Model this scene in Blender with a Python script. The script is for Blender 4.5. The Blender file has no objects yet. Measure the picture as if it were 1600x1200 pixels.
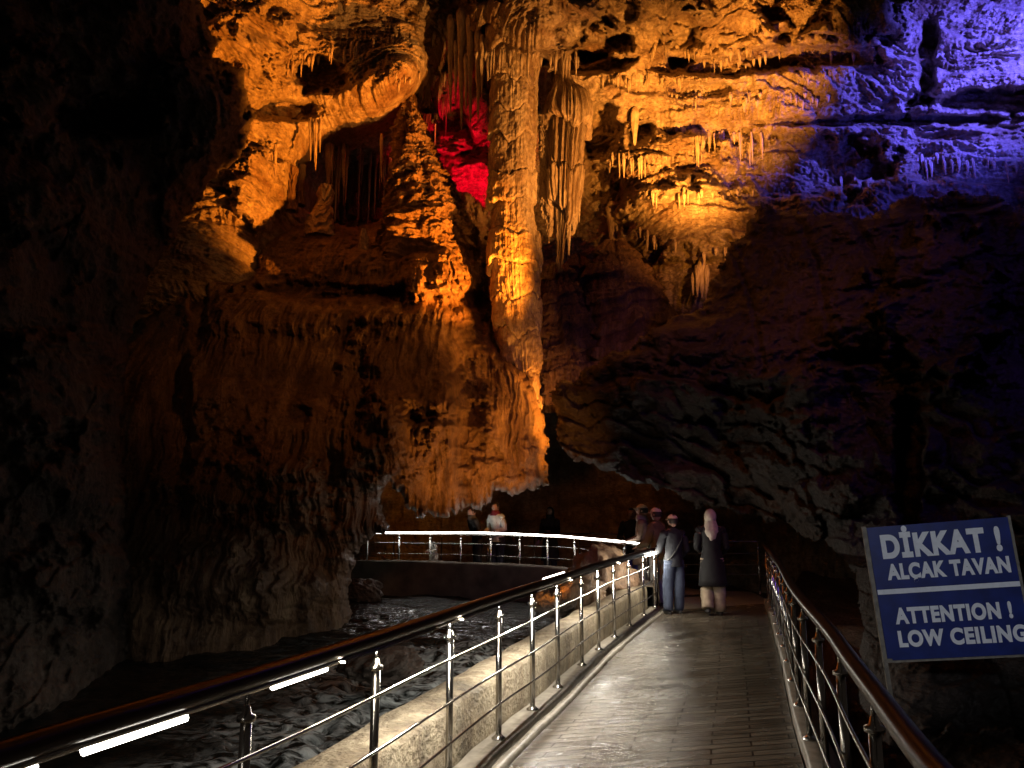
import bpy, bmesh, math, random
import numpy as np
from mathutils import Vector, Matrix, Euler
random.seed(7)
SC = bpy.context.scene
COL = SC.collection

# ------------------------------------------------------------------ camera
F = 1202.0
TH = math.atan(205/F)                       # camera pitched up
EYE = np.array([0.0, 0.0, 1.6])
cd = bpy.data.cameras.new('camera'); cam = bpy.data.objects.new('camera', cd); COL.objects.link(cam)
cd.sensor_width = 36; cd.lens = 36*F/1600; cd.clip_start = .05; cd.clip_end = 400
cam.location = EYE; cam.rotation_euler = (math.pi/2+TH, 0, 0)
SC.camera = cam
SC.render.resolution_x = 1024; SC.render.resolution_y = 768

# ------------------------------------------------------------------ world, view, lamps
w = bpy.data.worlds.new('World'); SC.world = w; w.use_nodes = True
w.node_tree.nodes['Background'].inputs[0].default_value = (.8, .62, .5, 1)
w.node_tree.nodes['Background'].inputs[1].default_value = .016
SC.view_settings.view_transform = 'Standard'; SC.view_settings.look = 'None'
SC.view_settings.exposure = 0; SC.view_settings.gamma = 1
SC.cycles.use_denoising = True
SC.cycles.max_bounces = 4; SC.cycles.diffuse_bounces = 2; SC.cycles.glossy_bounces = 3
SC.cycles.caustics_reflective = False; SC.cycles.caustics_refractive = False
SC.cycles.sample_clamp_indirect = 4

def ray(px, py):
    a = (px-800)/F; b = (600-py)/F
    return a, math.cos(TH)-b*math.sin(TH), math.sin(TH)+b*math.cos(TH)
def at(px, py, Y):
    """the point seen at a photo position, Y metres ahead of the camera (works on arrays)"""
    a, b, c = ray(px, py); t = Y/b
    return a*t, b*t, 1.6+c*t
def atv(px, py, Y):
    return Vector(at(px, py, Y))

def spot(name, p, target, power, color, size=90, blend=.6, radius=.06):
    l = bpy.data.lights.new(name, 'SPOT'); l.energy = power; l.color = color
    l.spot_size = math.radians(size); l.spot_blend = blend; l.shadow_soft_size = radius
    o = bpy.data.objects.new(name, l); COL.objects.link(o); o.location = p
    o.rotation_euler = (Vector(target)-Vector(p)).to_track_quat('-Z', 'Y').to_euler()
    return o
def point(name, p, power, color, radius=.05):
    l = bpy.data.lights.new(name, 'POINT'); l.energy = power; l.color = color; l.shadow_soft_size = radius
    o = bpy.data.objects.new(name, l); COL.objects.link(o); o.location = p
    return o
ORANGE = (1, .33, .035)
spot('orange_light', atv(1165, 400, 12.9), atv(1030, 60, 19.5), 15500, (1, .35, .045), 58, .8)
spot('orange_light', atv(1180, 380, 13.3), atv(1050, 350, 19.5), 900, (1, .34, .04), 44, .8)
spot('orange_light', atv(1205, 372, 13.0), atv(835, 190, 17.5), 4300, (1, .37, .065), 60, .9)
spot('orange_light', atv(1010, 560, 14.0), atv(430, 170, 17), 11500, (1, .27, .018), 50, .7)
spot('orange_light', (.7, 11.3, .1), atv(760, 640, 14.8), 1000, (1, .35, .045), 66, 1, .1)  # unseen spot added low at the river wall to light the mass
spot('orange_light', atv(945, 650, 15.0), atv(812, 650, 16.2), 520, ORANGE, 95, .9)
spot('orange_light', atv(1225, 390, 12.9), atv(585, 590, 14.2), 7600, ORANGE, 42, 1, .3)
spot('amber_fill', (5.0, 4.5, 6.5), atv(660, 540, 14), 850, (1, .32, .05), 44, 1, .8)  # added fill in open air, stands in for warm bounce on the mass
spot('blue_light', atv(1800, -60, 13.0), atv(1530, 110, 17), 7800, (.09, .08, 1), 74, 1, .3)
spot('blue_light', atv(1700, 250, 13.0), atv(1420, 250, 17.5), 600, (.06, .055, 1), 70, 1, .3)
spot('white_light', (.8, -2.5, 3.2), atv(1485, 920, 6.2), 620, (.85, .9, 1), 12, .35, .15)
spot('blue_light', (5.5, 1.5, 6.5), atv(1520, 480, 9.5), 620, (.22, .08, 1), 62, 1, .4)  # added fill, gives the right slab its faint blue tint
spot('amber_fill', (1.5, 5.5, 7.5), atv(1180, 540, 12.2), 620, (1, .3, .06), 60, 1, .5)  # added fill, stands in for orange bounce on the slab
spot('white_light', (.8, -2.5, 3.2), (2.9, 13.4, 1.0), 95, (1, .92, .8), 9, .6, .2)  # unseen spot added behind the camera to brighten the walkers
spot('red_lamp', atv(728, 345, 19.9), atv(726, 195, 22.5), 1250, (1, .0, .025), 74, .6)
point('yellow_lamp', atv(424, 322, 17.0), 20, (1, .6, .03))
point('yellow_lamp', atv(440, 322, 18.6), 45, (1, .62, .05))

# ------------------------------------------------------------------ numpy noise
_rng = np.random.RandomState(3)
_P = np.concatenate([_rng.permutation(512)]*2).astype(np.int32)
_ANG = _rng.rand(512)*2*np.pi
_GX = np.cos(_ANG).astype(np.float32); _GY = np.sin(_ANG).astype(np.float32)
def perlin(x, y, seed=0):
    x = np.asarray(x, np.float32)+seed*17.31+100; y = np.asarray(y, np.float32)+seed*7.77+100
    x, y = np.broadcast_arrays(x, y)
    xi = np.floor(x).astype(np.int32); yi = np.floor(y).astype(np.int32)
    xf = x-xi; yf = y-yi
    u = xf*xf*xf*(xf*(xf*6-15)+10); v = yf*yf*yf*(yf*(yf*6-15)+10)
    def g(ix, iy, fx, fy):
        h = _P[(_P[ix & 511]+iy) & 511]
        return _GX[h]*fx+_GY[h]*fy
    a = g(xi, yi, xf, yf); b = g(xi+1, yi, xf-1, yf)
    c = g(xi, yi+1, xf, yf-1); d = g(xi+1, yi+1, xf-1, yf-1)
    return (a+(b-a)*u+((c+(d-c)*u)-(a+(b-a)*u))*v)*1.5
def fbm(x, y, oct=4, seed=0, gain=.5):
    s = 0; a = 1; f = 1
    for k in range(oct):
        s = s+a*perlin(x*f, y*f, seed+k*3); a *= gain; f *= 2.03
    return s
def ridged(x, y, oct=3, seed=0, gain=.5):
    s = 0; a = 1; f = 1
    for k in range(oct):
        s = s+a*(1-2*np.abs(perlin(x*f, y*f, seed+k*3))); a *= gain; f *= 2.1
    return s
def sstep(a, b, x):
    t = np.clip((x-a)/(b-a), 0, 1); return t*t*(3-2*t)
def saw(s):
    """bedding profile: leans out going up, then cuts back sharply"""
    t = s-np.floor(s)
    return np.where(t < .86, (t/.86)**.8, 1-sstep(.86, 1, t))
def cells(x, y, seed=0):
    """distance to nearest jittered cell centre: rounded nodules"""
    xi = np.floor(x).astype(np.int32); yi = np.floor(y).astype(np.int32)
    best = np.full(np.shape(x), 9., np.float32)
    for dx in (-1, 0, 1):
        for dy in (-1, 0, 1):
            h = _P[(_P[(xi+dx+seed) & 511]+yi+dy) & 511]
            cx = xi+dx+.5+.45*_GX[h]; cy = yi+dy+.5+.45*_GY[h]
            best = np.minimum(best, (x-cx)**2+(y-cy)**2)
    return np.sqrt(best)

def rbf(ctrl):
    c = np.array(ctrl, float); P = c[:, :2]; n = len(c); k = 45.
    A = np.sqrt(((P[:, None]-P[None])**2).sum(-1)+k*k)
    M = np.zeros((n+1, n+1)); M[:n, :n] = A+np.eye(n)*-.5; M[:n, n] = 1; M[n, :n] = 1
    sol = np.linalg.solve(M, np.append(c[:, 2], 0))
    def f(u, v):
        out = np.full(np.shape(u), sol[n])
        for i in range(n):
            out = out+sol[i]*np.sqrt((u-P[i, 0])**2+(v-P[i, 1])**2+k*k)
        return out
    return f
def polydist(poly, u, v):
    """signed distance, positive inside"""
    d = np.full(u.shape, 1e9); ins = np.zeros(u.shape, bool)
    n = len(poly)
    for i in range(n):
        x0, y0 = poly[i]; x1, y1 = poly[(i+1) % n]
        ex, ey = x1-x0, y1-y0
        t = np.clip(((u-x0)*ex+(v-y0)*ey)/(ex*ex+ey*ey+1e-9), 0, 1)
        d = np.minimum(d, (u-x0-t*ex)**2+(v-y0-t*ey)**2)
        if y0 != y1:
            cr = ((y0 > v) != (y1 > v)) & (u < ex*(v-y0)/(ey)+x0)
            ins ^= cr
    d = np.sqrt(d)
    return np.where(ins, d, -d)

def mesh_np(name, V, Q, mat=None, parent=None, smooth=True):
    me = bpy.data.meshes.new(name)
    V = np.ascontiguousarray(V, np.float32); Q = np.ascontiguousarray(Q, np.int32)
    me.vertices.add(len(V)); me.vertices.foreach_set('co', V.ravel())
    k = Q.shape[1]
    me.loops.add(Q.size); me.loops.foreach_set('vertex_index', Q.ravel())
    me.polygons.add(len(Q)); me.polygons.foreach_set('loop_start', np.arange(len(Q), dtype=np.int32)*k)
    me.polygons.foreach_set('loop_total', np.full(len(Q), k, np.int32))
    me.polygons.foreach_set('use_smooth', np.full(len(Q), smooth))
    me.update(); me.validate()
    o = bpy.data.objects.new(name, me); COL.objects.link(o)
    if mat: me.materials.append(mat)
    if parent: o.parent = parent
    return o
def tag(o, label=None, cat=None, group=None, kind=None):
    if label: o['label'] = label
    if cat: o['category'] = cat
    if group: o['group'] = group
    if kind: o['kind'] = kind
    return o

def axis(segs):
    out = []
    for a, b, s in segs: out.append(np.arange(a, b, s))
    out.append([segs[-1][1]]); return np.concatenate(out)
def rock_sheet(name, us, vs, ctrl, relief, mat, poly=None, jit=6, round_px=25, round_m=1.5, blobs=(), edge=None, zmin=None):
    """a rock mass: grid of points at real distances, with metres of relief; its rim turns back"""
    base = rbf(ctrl)
    U, W = np.meshgrid(us, vs)
    Y = base(U, W)
    for bx, by, rx, ry, dy, e in blobs:
        q = np.sqrt(((U-bx)/rx)**2+((W-by)/ry)**2)
        m = q < 2
        q[m] += .38*fbm(U[m]/38, W[m]/30, 4, int(bx) % 50)
        Y += dy*(1-sstep(1-e, 1+e, q))
    X, _, Z = at(U, W, Y)
    Y = Y+relief(X, Z, U, W, Y)
    keep = None
    if poly is not None:
        Uj = U+jit*fbm(U/45, W/45, 5, 5, .6); Wj = W+jit*fbm(U/45, W/45, 5, 11, .6)
        if edge is not None: Wj = Wj+edge(U, W)
        sd = polydist(poly, Uj, Wj)
        t = np.clip(sd/round_px, 0, 1)
        Y = Y+round_m*(1-np.sqrt(1-(1-t)**2))
        keep = sd > 0
    X, YY, Z = at(U, W, Y)
    V = np.stack([X, YY, Z], -1).reshape(-1, 3)
    nr, nc = U.shape
    idx = np.arange(nr*nc).reshape(nr, nc)
    Q = np.stack([idx[:-1, :-1], idx[1:, :-1], idx[1:, 1:], idx[:-1, 1:]], -1).reshape(-1, 4)
    if keep is not None:
        k = keep.ravel()[Q].all(1); Q = Q[k]
    if zmin is not None:
        Q = Q[(V[Q][:, :, 2] > zmin).any(1)]
    used = np.zeros(len(V), bool); used[Q.ravel()] = True
    rem = np.cumsum(used)-1
    o = mesh_np(name, V[used], rem[Q], mat)
    def sample(px, py):
        i = int(np.clip(np.searchsorted(vs, py), 0, nr-1)); j = int(np.clip(np.searchsorted(us, px), 0, nc-1))
        return float(Y[i, j])
    return o, sample

# ------------------------------------------------------------------ materials
def nt(m): m.use_nodes = True; return m.node_tree, m.node_tree.nodes['Principled BSDF']
def plain(name, col, rough=.5, metal=0, spec=.5, emit=None, es=0, noise=0, nscale=20, bump=0):
    m = bpy.data.materials.new(name); t, b = nt(m)
    b.inputs['Base Color'].default_value = (*col, 1); b.inputs['Roughness'].default_value = rough
    b.inputs['Metallic'].default_value = metal; b.inputs['Specular IOR Level'].default_value = spec
    if emit:
        b.inputs['Emission Color'].default_value = (*emit, 1); b.inputs['Emission Strength'].default_value = es
    if noise or bump:
        tc = t.nodes.new('ShaderNodeTexCoord'); n = t.nodes.new('ShaderNodeTexNoise')
        n.inputs['Scale'].default_value = nscale; n.inputs['Detail'].default_value = 6
        t.links.new(tc.outputs['Object'], n.inputs['Vector'])
        if noise:
            r = t.nodes.new('ShaderNodeValToRGB'); r.color_ramp.elements[0].position = .3; r.color_ramp.elements[1].position = .7
            r.color_ramp.elements[0].color = (*[c*(1-noise) for c in col], 1)
            r.color_ramp.elements[1].color = (*[min(1, c*(1+noise)) for c in col], 1)
            t.links.new(n.outputs['Fac'], r.inputs['Fac']); t.links.new(r.outputs['Color'], b.inputs['Base Color'])
        if bump:
            bp = t.nodes.new('ShaderNodeBump'); bp.inputs['Strength'].default_value = .6; bp.inputs['Distance'].default_value = bump
            t.links.new(n.outputs['Fac'], bp.inputs['Height']); t.links.new(bp.outputs['Normal'], b.inputs['Normal'])
    return m
def rock_mat(name, cols, scale=.6, stretch=(1, 1, 1), rough=(.45, .8), bump=.06, fine=9, wet=.5, stain=.6):
    m = bpy.data.materials.new(name); t, b = nt(m); L = t.links.new
    tc = t.nodes.new('ShaderNodeTexCoord'); mp = t.nodes.new('ShaderNodeMapping')
    mp.inputs['Scale'].default_value = stretch; L(tc.outputs['Object'], mp.inputs['Vector'])
    n1 = t.nodes.new('ShaderNodeTexNoise'); n1.inputs['Scale'].default_value = scale
    n1.inputs['Detail'].default_value = 9; n1.inputs['Roughness'].default_value = .62; n1.inputs['Distortion'].default_value = .6
    L(mp.outputs['Vector'], n1.inputs['Vector'])
    r = t.nodes.new('ShaderNodeValToRGB'); els = r.color_ramp.elements
    k = len(cols)
    els[0].position = .34; els[0].color = (*cols[0], 1); els[1].position = .72; els[1].color = (*cols[-1], 1)
    for i in range(1, k-1):
        e = els.new(.3+.42*i/(k-1)); e.color = (*cols[i], 1)
    L(n1.outputs['Fac'], r.inputs['Fac'])
    n2 = t.nodes.new('ShaderNodeTexNoise'); n2.inputs['Scale'].default_value = fine; n2.inputs['Detail'].default_value = 8
    n2.inputs['Roughness'].default_value = .7
    L(mp.outputs['Vector'], n2.inputs['Vector'])
    mx = t.nodes.new('ShaderNodeMix'); mx.data_type = 'RGBA'; mx.blend_type = 'MULTIPLY'; mx.inputs[0].default_value = .8
    r2 = t.nodes.new('ShaderNodeValToRGB'); r2.color_ramp.elements[0].position = .33; r2.color_ramp.elements[1].position = .6
    r2.color_ramp.elements[0].color = (.35, .3, .27, 1); r2.color_ramp.elements[1].color = (1, 1, 1, 1)
    L(n2.outputs['Fac'], r2.inputs['Fac']); L(r.outputs['Color'], mx.inputs[6]); L(r2.outputs['Color'], mx.inputs[7])
    mp4 = t.nodes.new('ShaderNodeMapping'); mp4.inputs['Scale'].default_value = (3.2, 3.2, .35); L(tc.outputs['Object'], mp4.inputs['Vector'])
    n4 = t.nodes.new('ShaderNodeTexNoise'); n4.inputs['Scale'].default_value = 1.1; n4.inputs['Detail'].default_value = 7; n4.inputs['Roughness'].default_value = .6
    L(mp4.outputs[0], n4.inputs['Vector'])
    r4 = t.nodes.new('ShaderNodeValToRGB'); r4.color_ramp.elements[0].position = .40; r4.color_ramp.elements[1].position = .56
    r4.color_ramp.elements[0].color = (.42, .34, .28, 1); r4.color_ramp.elements[1].color = (1, 1, 1, 1); L(n4.outputs['Fac'], r4.inputs['Fac'])
    mx4 = t.nodes.new('ShaderNodeMix'); mx4.data_type = 'RGBA'; mx4.blend_type = 'MULTIPLY'; mx4.inputs[0].default_value = stain
    L(mx.outputs[2], mx4.inputs[6]); L(r4.outputs['Color'], mx4.inputs[7]); L(mx4.outputs[2], b.inputs['Base Color'])
    mr = t.nodes.new('ShaderNodeMapRange'); mr.inputs['From Min'].default_value = .35; mr.inputs['From Max'].default_value = .65
    mr.inputs['To Min'].default_value = rough[0]; mr.inputs['To Max'].default_value = rough[1]
    L(n1.outputs['Fac'], mr.inputs['Value']); L(mr.outputs['Result'], b.inputs['Roughness'])
    b.inputs['Specular IOR Level'].default_value = wet
    n3 = t.nodes.new('ShaderNodeTexNoise'); n3.inputs['Scale'].default_value = fine*2.3; n3.inputs['Detail'].default_value = 5
    L(mp.outputs['Vector'], n3.inputs['Vector'])
    ad = t.nodes.new('ShaderNodeMath'); ad.operation = 'ADD'; L(n2.outputs['Fac'], ad.inputs[0]); L(n3.outputs['Fac'], ad.inputs[1])
    bp = t.nodes.new('ShaderNodeBump'); bp.inputs['Strength'].default_value = .9; bp.inputs['Distance'].default_value = bump
    L(ad.outputs[0], bp.inputs['Height']); L(bp.outputs['Normal'], b.inputs['Normal'])
    return m
LIME = rock_mat('limestone', [(.30, .18, .10), (.52, .40, .27), (.66, .55, .40), (.74, .64, .5)], .5, (1, 1, 2.2), bump=.09, fine=7)
FLOW = rock_mat('flowstone', [(.14, .085, .05), (.32, .2, .115), (.48, .34, .2)], .8, (2.6, 2.6, .45), (.35, .7), bump=.055, fine=8)
CREAM = rock_mat('cream_calcite', [(.46, .33, .2), (.62, .5, .34), (.74, .62, .46)], 1.2, (2, 2, .6), (.35, .65), bump=.03, fine=9)
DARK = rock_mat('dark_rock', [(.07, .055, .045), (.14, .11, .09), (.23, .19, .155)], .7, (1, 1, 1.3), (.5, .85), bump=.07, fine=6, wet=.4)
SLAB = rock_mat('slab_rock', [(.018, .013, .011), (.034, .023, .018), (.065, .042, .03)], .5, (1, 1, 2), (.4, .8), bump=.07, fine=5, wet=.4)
# ------------------------------------------------------------------ the hall's back wall and ceiling
bw_ctrl = [(-400,-500,13),(300,-400,13),(800,-500,14.5),(1300,-500,14),(2000,-500,11),(-400,200,14),(-400,900,16),(0,300,15),
 (320,40,14.6),(340,200,15.6),(290,330,15.2),(240,430,14.8),(430,40,16.2),(420,130,16.6),(520,60,17.3),(600,60,17.4),(600,170,18.2),(480,180,17.6),
 (420,250,17.0),(400,330,16.6),(340,420,15.4),(540,290,22.5),(610,255,22.5),(500,330,21),(660,110,18.0),(700,40,19.5),(735,230,23),(745,125,21.2),(700,165,22.8),(692,105,20.6),(710,300,23),
 (830,45,17.6),(820,300,22.5),(900,130,19.6),(900,350,22.5),(960,300,21),(1000,40,18.6),(1000,160,19.8),(960,210,20.6),(1100,130,19.4),(1100,250,20),
 (1040,300,19.2),(1060,400,19.2),(980,420,21.5),(1000,500,21),(1140,330,18.9),(1250,130,18.6),(1200,40,18.0),(1350,100,18.2),(1400,250,18.2),(1230,260,18.8),
 (1300,420,18),(1500,60,17.6),(1600,180,17.2),(1500,330,17.4),(1650,400,16.6),(1250,520,18),(900,600,22),(900,800,24),(1300,850,20),(600,800,23),(2000,200,15),(2000,900,12),(700,950,24)]
bw_blobs = [(750,178,22,30,-1.3,.2),(708,222,30,16,-.9,.2),(735,270,44,26,-.7,.3),(930,62,52,34,2.2,.25),(905,95,70,16,1.6,.3),(1065,60,26,45,1.3,.3),(1240,20,45,40,1.4,.3),(500,118,34,26,1.6,.25),(455,172,55,15,1.1,.35),
 (940,205,26,42,1.6,.25),(1005,208,18,16,1.3,.3),(1110,262,60,34,-.1,.3),(1260,90,95,18,.9,.35),(1120,105,110,14,.8,.35),(1090,140,55,12,.7,.3),(945,285,28,30,1.2,.3),(1240,262,150,48,1.1,.25),
 (560,300,115,55,.6,.3),(835,35,105,58,-1.7,.18),(1050,20,60,40,-.9,.15),(1315,25,110,42,-1.1,.15),(690,60,22,70,1.2,.3),
 (395,60,70,50,-.6,.3),(1050,260,110,50,-.7,.2),(1080,340,110,60,-.8,.2),(1060,440,90,50,-.2,.3),(410,290,45,60,-.7,.25),
 (1560,160,120,20,1.0,.3),(1450,100,14,70,.6,.3),(1560,190,110,10,.8,.3),(1450,185,140,7,.7,.4),(1330,192,120,6,.5,.4)]
def bw_relief(X, Z, U, W, Y):
    left = sstep(760, 560, U)
    slope = .42*left-.02-.3*sstep(1150, 1450, U)
    warp = fbm(X*.35, Z*.5, 4, 2)
    s = Z-slope*X+warp*.55
    amp = .35+.65*sstep(-.35, .35, fbm(X*.5, Z*.8, 2, 8))
    right = sstep(880, 960, U)
    d = -.34*amp*saw(s/.95)*(0.35+.65*right+.45*left)
    s2 = Z-slope*X+fbm(X*.9, Z*1.4, 4, 21)*.22
    d = d-.18*sstep(-.3, .3, fbm(X*.9, Z*.9, 2, 18))*saw(s2/.33)
    d = d-.065*saw((s2+.1*perlin(X*3, Z*3, 4))/.13)*sstep(-.3, .3, fbm(X*1.1, Z*1.3, 2, 44))
    # dripping flutes that start under ledges
    fl = np.abs(perlin(X*7+.6*perlin(X*2, Z*2, 9), Z*.9, 31))
    far_ = 1-.65*sstep(1300, 1420, U)
    d = d-.11*far_*(1-np.minimum(fl*3.2, 1))*sstep(-.1, .45, fbm(X*.7, Z*1.6, 2, 51))
    d = d-.16*fbm(X*.9, Z*1.1, 3, 61)
    d = d-.05*far_*ridged(X*3.2, Z*6.5, 3, 71)-.22*(1-far_)*saw((Z-.1*X+.5*fbm(X*.6, Z*.8, 3, 97))/1.6)-.25*(1-far_)*fbm(X*.5, Z*.7, 2, 98)
    d = d-.045*fbm(X*9, Z*12, 3, 81)-.03*ridged(X*11, Z*17, 2, 87)*sstep(-.4, .3, fbm(X*1.3, Z*1.3, 2, 91))
    alc = (1-sstep(60, 130, np.hypot((U-560)*.8, (W-300)*1.6)))
    return d*(1-.3*alc)
us = axis([(-400, 230, 14), (230, 1600, 1.45), (1600, 2000, 14)])
vs = axis([(-500, -6, 12), (-6, 620, 1.45), (620, 960, 5)])
bw, bwY = rock_sheet('cave_wall', us, vs, bw_ctrl, bw_relief, LIME, blobs=bw_blobs)
tag(bw, kind='structure')

# ------------------------------------------------------------------ left foreground wall
lw_poly = [(-420,-520),(300,-520),(312,0),(344,62),(336,94),(380,104),(390,150),(398,190),(386,228),(344,268),(302,325),(264,368),(243,420),(228,470),
           (208,520),(196,600),(192,700),(205,800),(226,900),(235,1010),(220,1070),(150,1130),(0,1180),(-420,1320)]
lw_ctrl = [(-420,-520,5),(300,-500,9),(0,0,8.6),(312,0,11),(390,150,12.6),(200,150,10.5),(120,300,9.6),(300,330,12.4),(0,500,8.6),(200,520,11.6),(120,700,9.8),(200,800,11.4),
           (0,800,8.5),(220,1000,11.8),(100,1000,9.9),(0,1090,8.7),(-200,1200,7),(-420,300,5.5),(-420,1300,5)]
def lw_relief(X, Z, U, W, Y):
    X = .6*X+.8*Y
    s = Z-.3*X+fbm(X*.5, Z*.6, 4, 3)*1.3
    d = -.35*sstep(-.4, .3, fbm(X*.4, Z*.4, 2, 7))*saw(s/2.1)
    d = d-.5*fbm(X*.45, Z*.5, 3, 13)-.10*saw((Z-.5*X+fbm(X, Z, 3, 6)*.6)/.8)-.10*ridged(X*1.3, Z*1.4, 4, 23)-.05*fbm(X*6, Z*6, 4, 33)-.06*cells(X*2.2, Z*2.2, 5)
    return d
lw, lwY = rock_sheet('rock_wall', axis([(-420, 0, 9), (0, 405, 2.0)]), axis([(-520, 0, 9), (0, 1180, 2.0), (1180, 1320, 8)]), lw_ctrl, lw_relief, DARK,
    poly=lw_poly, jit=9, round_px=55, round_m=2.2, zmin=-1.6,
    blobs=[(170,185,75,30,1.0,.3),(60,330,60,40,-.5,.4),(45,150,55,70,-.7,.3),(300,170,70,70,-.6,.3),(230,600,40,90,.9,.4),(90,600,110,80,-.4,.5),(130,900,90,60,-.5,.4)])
tag(lw, kind='structure')

# ------------------------------------------------------------------ great flowstone mass
fm_poly = [(150,1040),(150,600),(238,480),(285,432),(330,392),(396,388),(415,356),(470,352),(560,352),(600,334),(640,318),(700,300),(735,300),(765,335),
           (778,420),(772,520),(800,560),(842,584),(850,640),(857,690),(855,765),(838,770),(800,775),(770,778),(752,800),(700,811),(652,812),(640,800),(622,776),(604,758),(600,790),(608,832),
           (572,852),(553,868),(551,925),(549,1010),(440,1040),(330,1060),(250,1075)]
fm_ctrl = [(150,1040,11.9),(150,600,13.4),(240,480,15),(300,430,15.6),(400,400,17.2),(470,360,18.6),(560,360,19),(640,320,19.3),(720,310,19.4),(765,340,18.8),(775,420,18),(775,520,17.2),
           (400,500,15.2),(500,460,16.4),(600,430,16.8),(700,420,17),(680,500,16.0),(600,500,15.8),(500,560,14.8),(400,620,14.0),(300,620,13.6),(600,600,14.6),(700,600,14.9),(790,600,15.6),(830,600,16.0),
           (850,680,15.7),(780,700,15.0),(700,700,14.5),(600,700,14.0),(500,700,13.6),(400,750,13.2),(300,800,12.8),(850,765,15.6),(760,780,15.1),(680,800,14.7),(600,780,14.2),(560,800,13.9),
           (500,850,13.4),(400,900,12.7),(300,950,12.1),(540,920,14.2),(545,1000,14.0),(440,1000,13.0),(270,1020,11.8)]
fm_blobs = [(655,560,95,120,-.5,.45),(610,690,60,62,-.55,.35),(450,490,130,30,-.35,.5),(690,430,60,38,-.6,.35),(470,700,110,60,-.4,.5),(330,560,50,90,-.3,.5),(800,650,45,90,-.35,.4),(730,640,20,110,.35,.5),
            (560,400,55,26,-.2,.3),(690,650,20,80,-.25,.5),(400,760,120,50,-.4,.5),(470,860,70,40,.35,.5),(330,900,90,50,-.35,.5),(440,930,70,40,-.3,.4),(620,470,160,14,.4,.4),(500,455,120,12,.5,.4),
            (480,390,90,40,-.3,.3),(310,470,14,60,.5,.4),(280,660,16,120,.4,.5),(745,400,24,90,.7,.5),(560,620,16,90,.25,.5),(520,760,14,60,.3,.5),(380,420,24,22,.5,.4)]
def fm_relief(X, Z, U, W, Y):
    wx = X+.12*perlin(X*.8, Z*.6, 5)+.05*perlin(X*3, Z*3, 6)
    low = sstep(1.2, .2, Z)
    d = -.30*np.abs(perlin(wx*1.1, Z*.22, 41))-.13*ridged(wx*2.1, Z*.35, 2, 43)*.6
    flm = sstep(-.5, .2, fbm(X*.5, Z*.4, 2, 48))*(1-.4*low)
    d = d-(.085*ridged(wx*4.4, Z*.35, 3, 47, .6)+.055*ridged(wx*11+.25*perlin(X*2, Z*2, 2), Z*.8, 2, 46))*flm
    tier = saw((Z+.35*fbm(X*.7, Z*.6, 3, 49)+.12*np.abs(perlin(X*2.3, 0*Z, 50)))/1.35)
    d = d-.12*tier*sstep(-.5, .3, fbm(X*.6, Z*.6, 2, 52))
    sc = ridged(X*6, Z*13, 2, 53)
    top = sstep(560, 400, W)
    d = d-.010*sc-.05*top*ridged(X*2.2, Z*9, 2, 57)
    nod = cells(X*6.5+.5*perlin(X*4, Z*4, 3), Z*5.5, 9)
    d = d+.012*nod
    d = d-.02*fbm(X*8, Z*7, 3, 59)-low*.12*fbm(X*1.6, Z*1.8, 4, 63)
    return d
def fm_edge(U, W):
    """drip teeth along the overhanging lip"""
    t = 9*np.abs(perlin(U/7.5, W*0, 15))+7*np.abs(perlin(U/19, W*0, 16))
    return t*sstep(700, 760, W)*sstep(570, 610, U)*(W < 870)
fm, fmY = rock_sheet('flowstone_mass', axis([(148, 250, 2.4), (250, 866, 1.35)]), axis([(296, 860, 1.35), (860, 1080, 1.9)]), fm_ctrl, fm_relief, FLOW,
    poly=fm_poly, jit=7, round_px=22, round_m=1.3, blobs=fm_blobs, edge=fm_edge, zmin=-1.4)
tag(fm, 'huge fluted brown flowstone mass overhanging the river with a dripping lower lip', 'flowstone')

# ------------------------------------------------------------------ right slab: the low ceiling
rs_poly = [(858,618),(868,594),(905,592),(930,562),(980,536),(1050,502),(1098,480),(1108,440),(1134,402),(1162,352),(1190,316),(1250,330),(1350,336),(1425,304),(1550,298),(1600,318),(2000,330),
           (2000,1500),(1300,1500),(1330,1150),(1352,1010),(1335,900),(1300,852),(1240,826),(1190,812),(1110,792),(1040,766),(960,742),(902,722),(872,694),(862,650)]
rs_ctrl = [(858,620,13.8),(905,600,13.4),(980,550,13.0),(1050,510,12.8),(1100,480,13.2),(1140,400,13.0),(1190,320,12.6),(1350,340,11.6),(1500,300,11),(1600,330,10),(2000,330,8),
           (880,690,14.2),(960,730,14.1),(1100,780,14.0),(1240,815,12.4),(1000,620,12.9),(1150,560,12.2),(1300,500,11.0),(1400,560,10.2),(1200,700,11.8),(1350,700,10.2),(1500,600,9.2),(1600,700,8.4),(1340,850,10.2),
           (1450,850,9),(1600,900,8),(1380,1000,8.2),(1420,1130,7.0),(1600,1130,7.0),(1420,1300,6.0),(1700,1300,5.5),(2000,1000,6),(2000,1500,4.5),(1300,1500,5),(1250,420,11.9)]
def rs_relief(X, Z, U, W, Y):
    X = .65*X-.75*Y
    s = Z+.12*X+fbm(X*.35, Z*.5, 4, 103)*.8
    d = -.40*sstep(-.4, .3, fbm(X*.4, Z*.5, 2, 107))*saw(s/1.5)
    d = d-.33*fbm(X*.4, Z*.45, 3, 113)-.13*saw((Z+.25*X+fbm(X, Z, 3, 106)*.3)/.45)-.06*ridged(X*1.1, Z*2.2, 4, 123)-.045*fbm(X*6, Z*8, 4, 133)
    # blocky joints
    jx = np.abs(perlin(X*.8+.3*Z, Z*.15, 77))
    return d+.12*(1-np.minimum(jx*9, 1))
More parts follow.
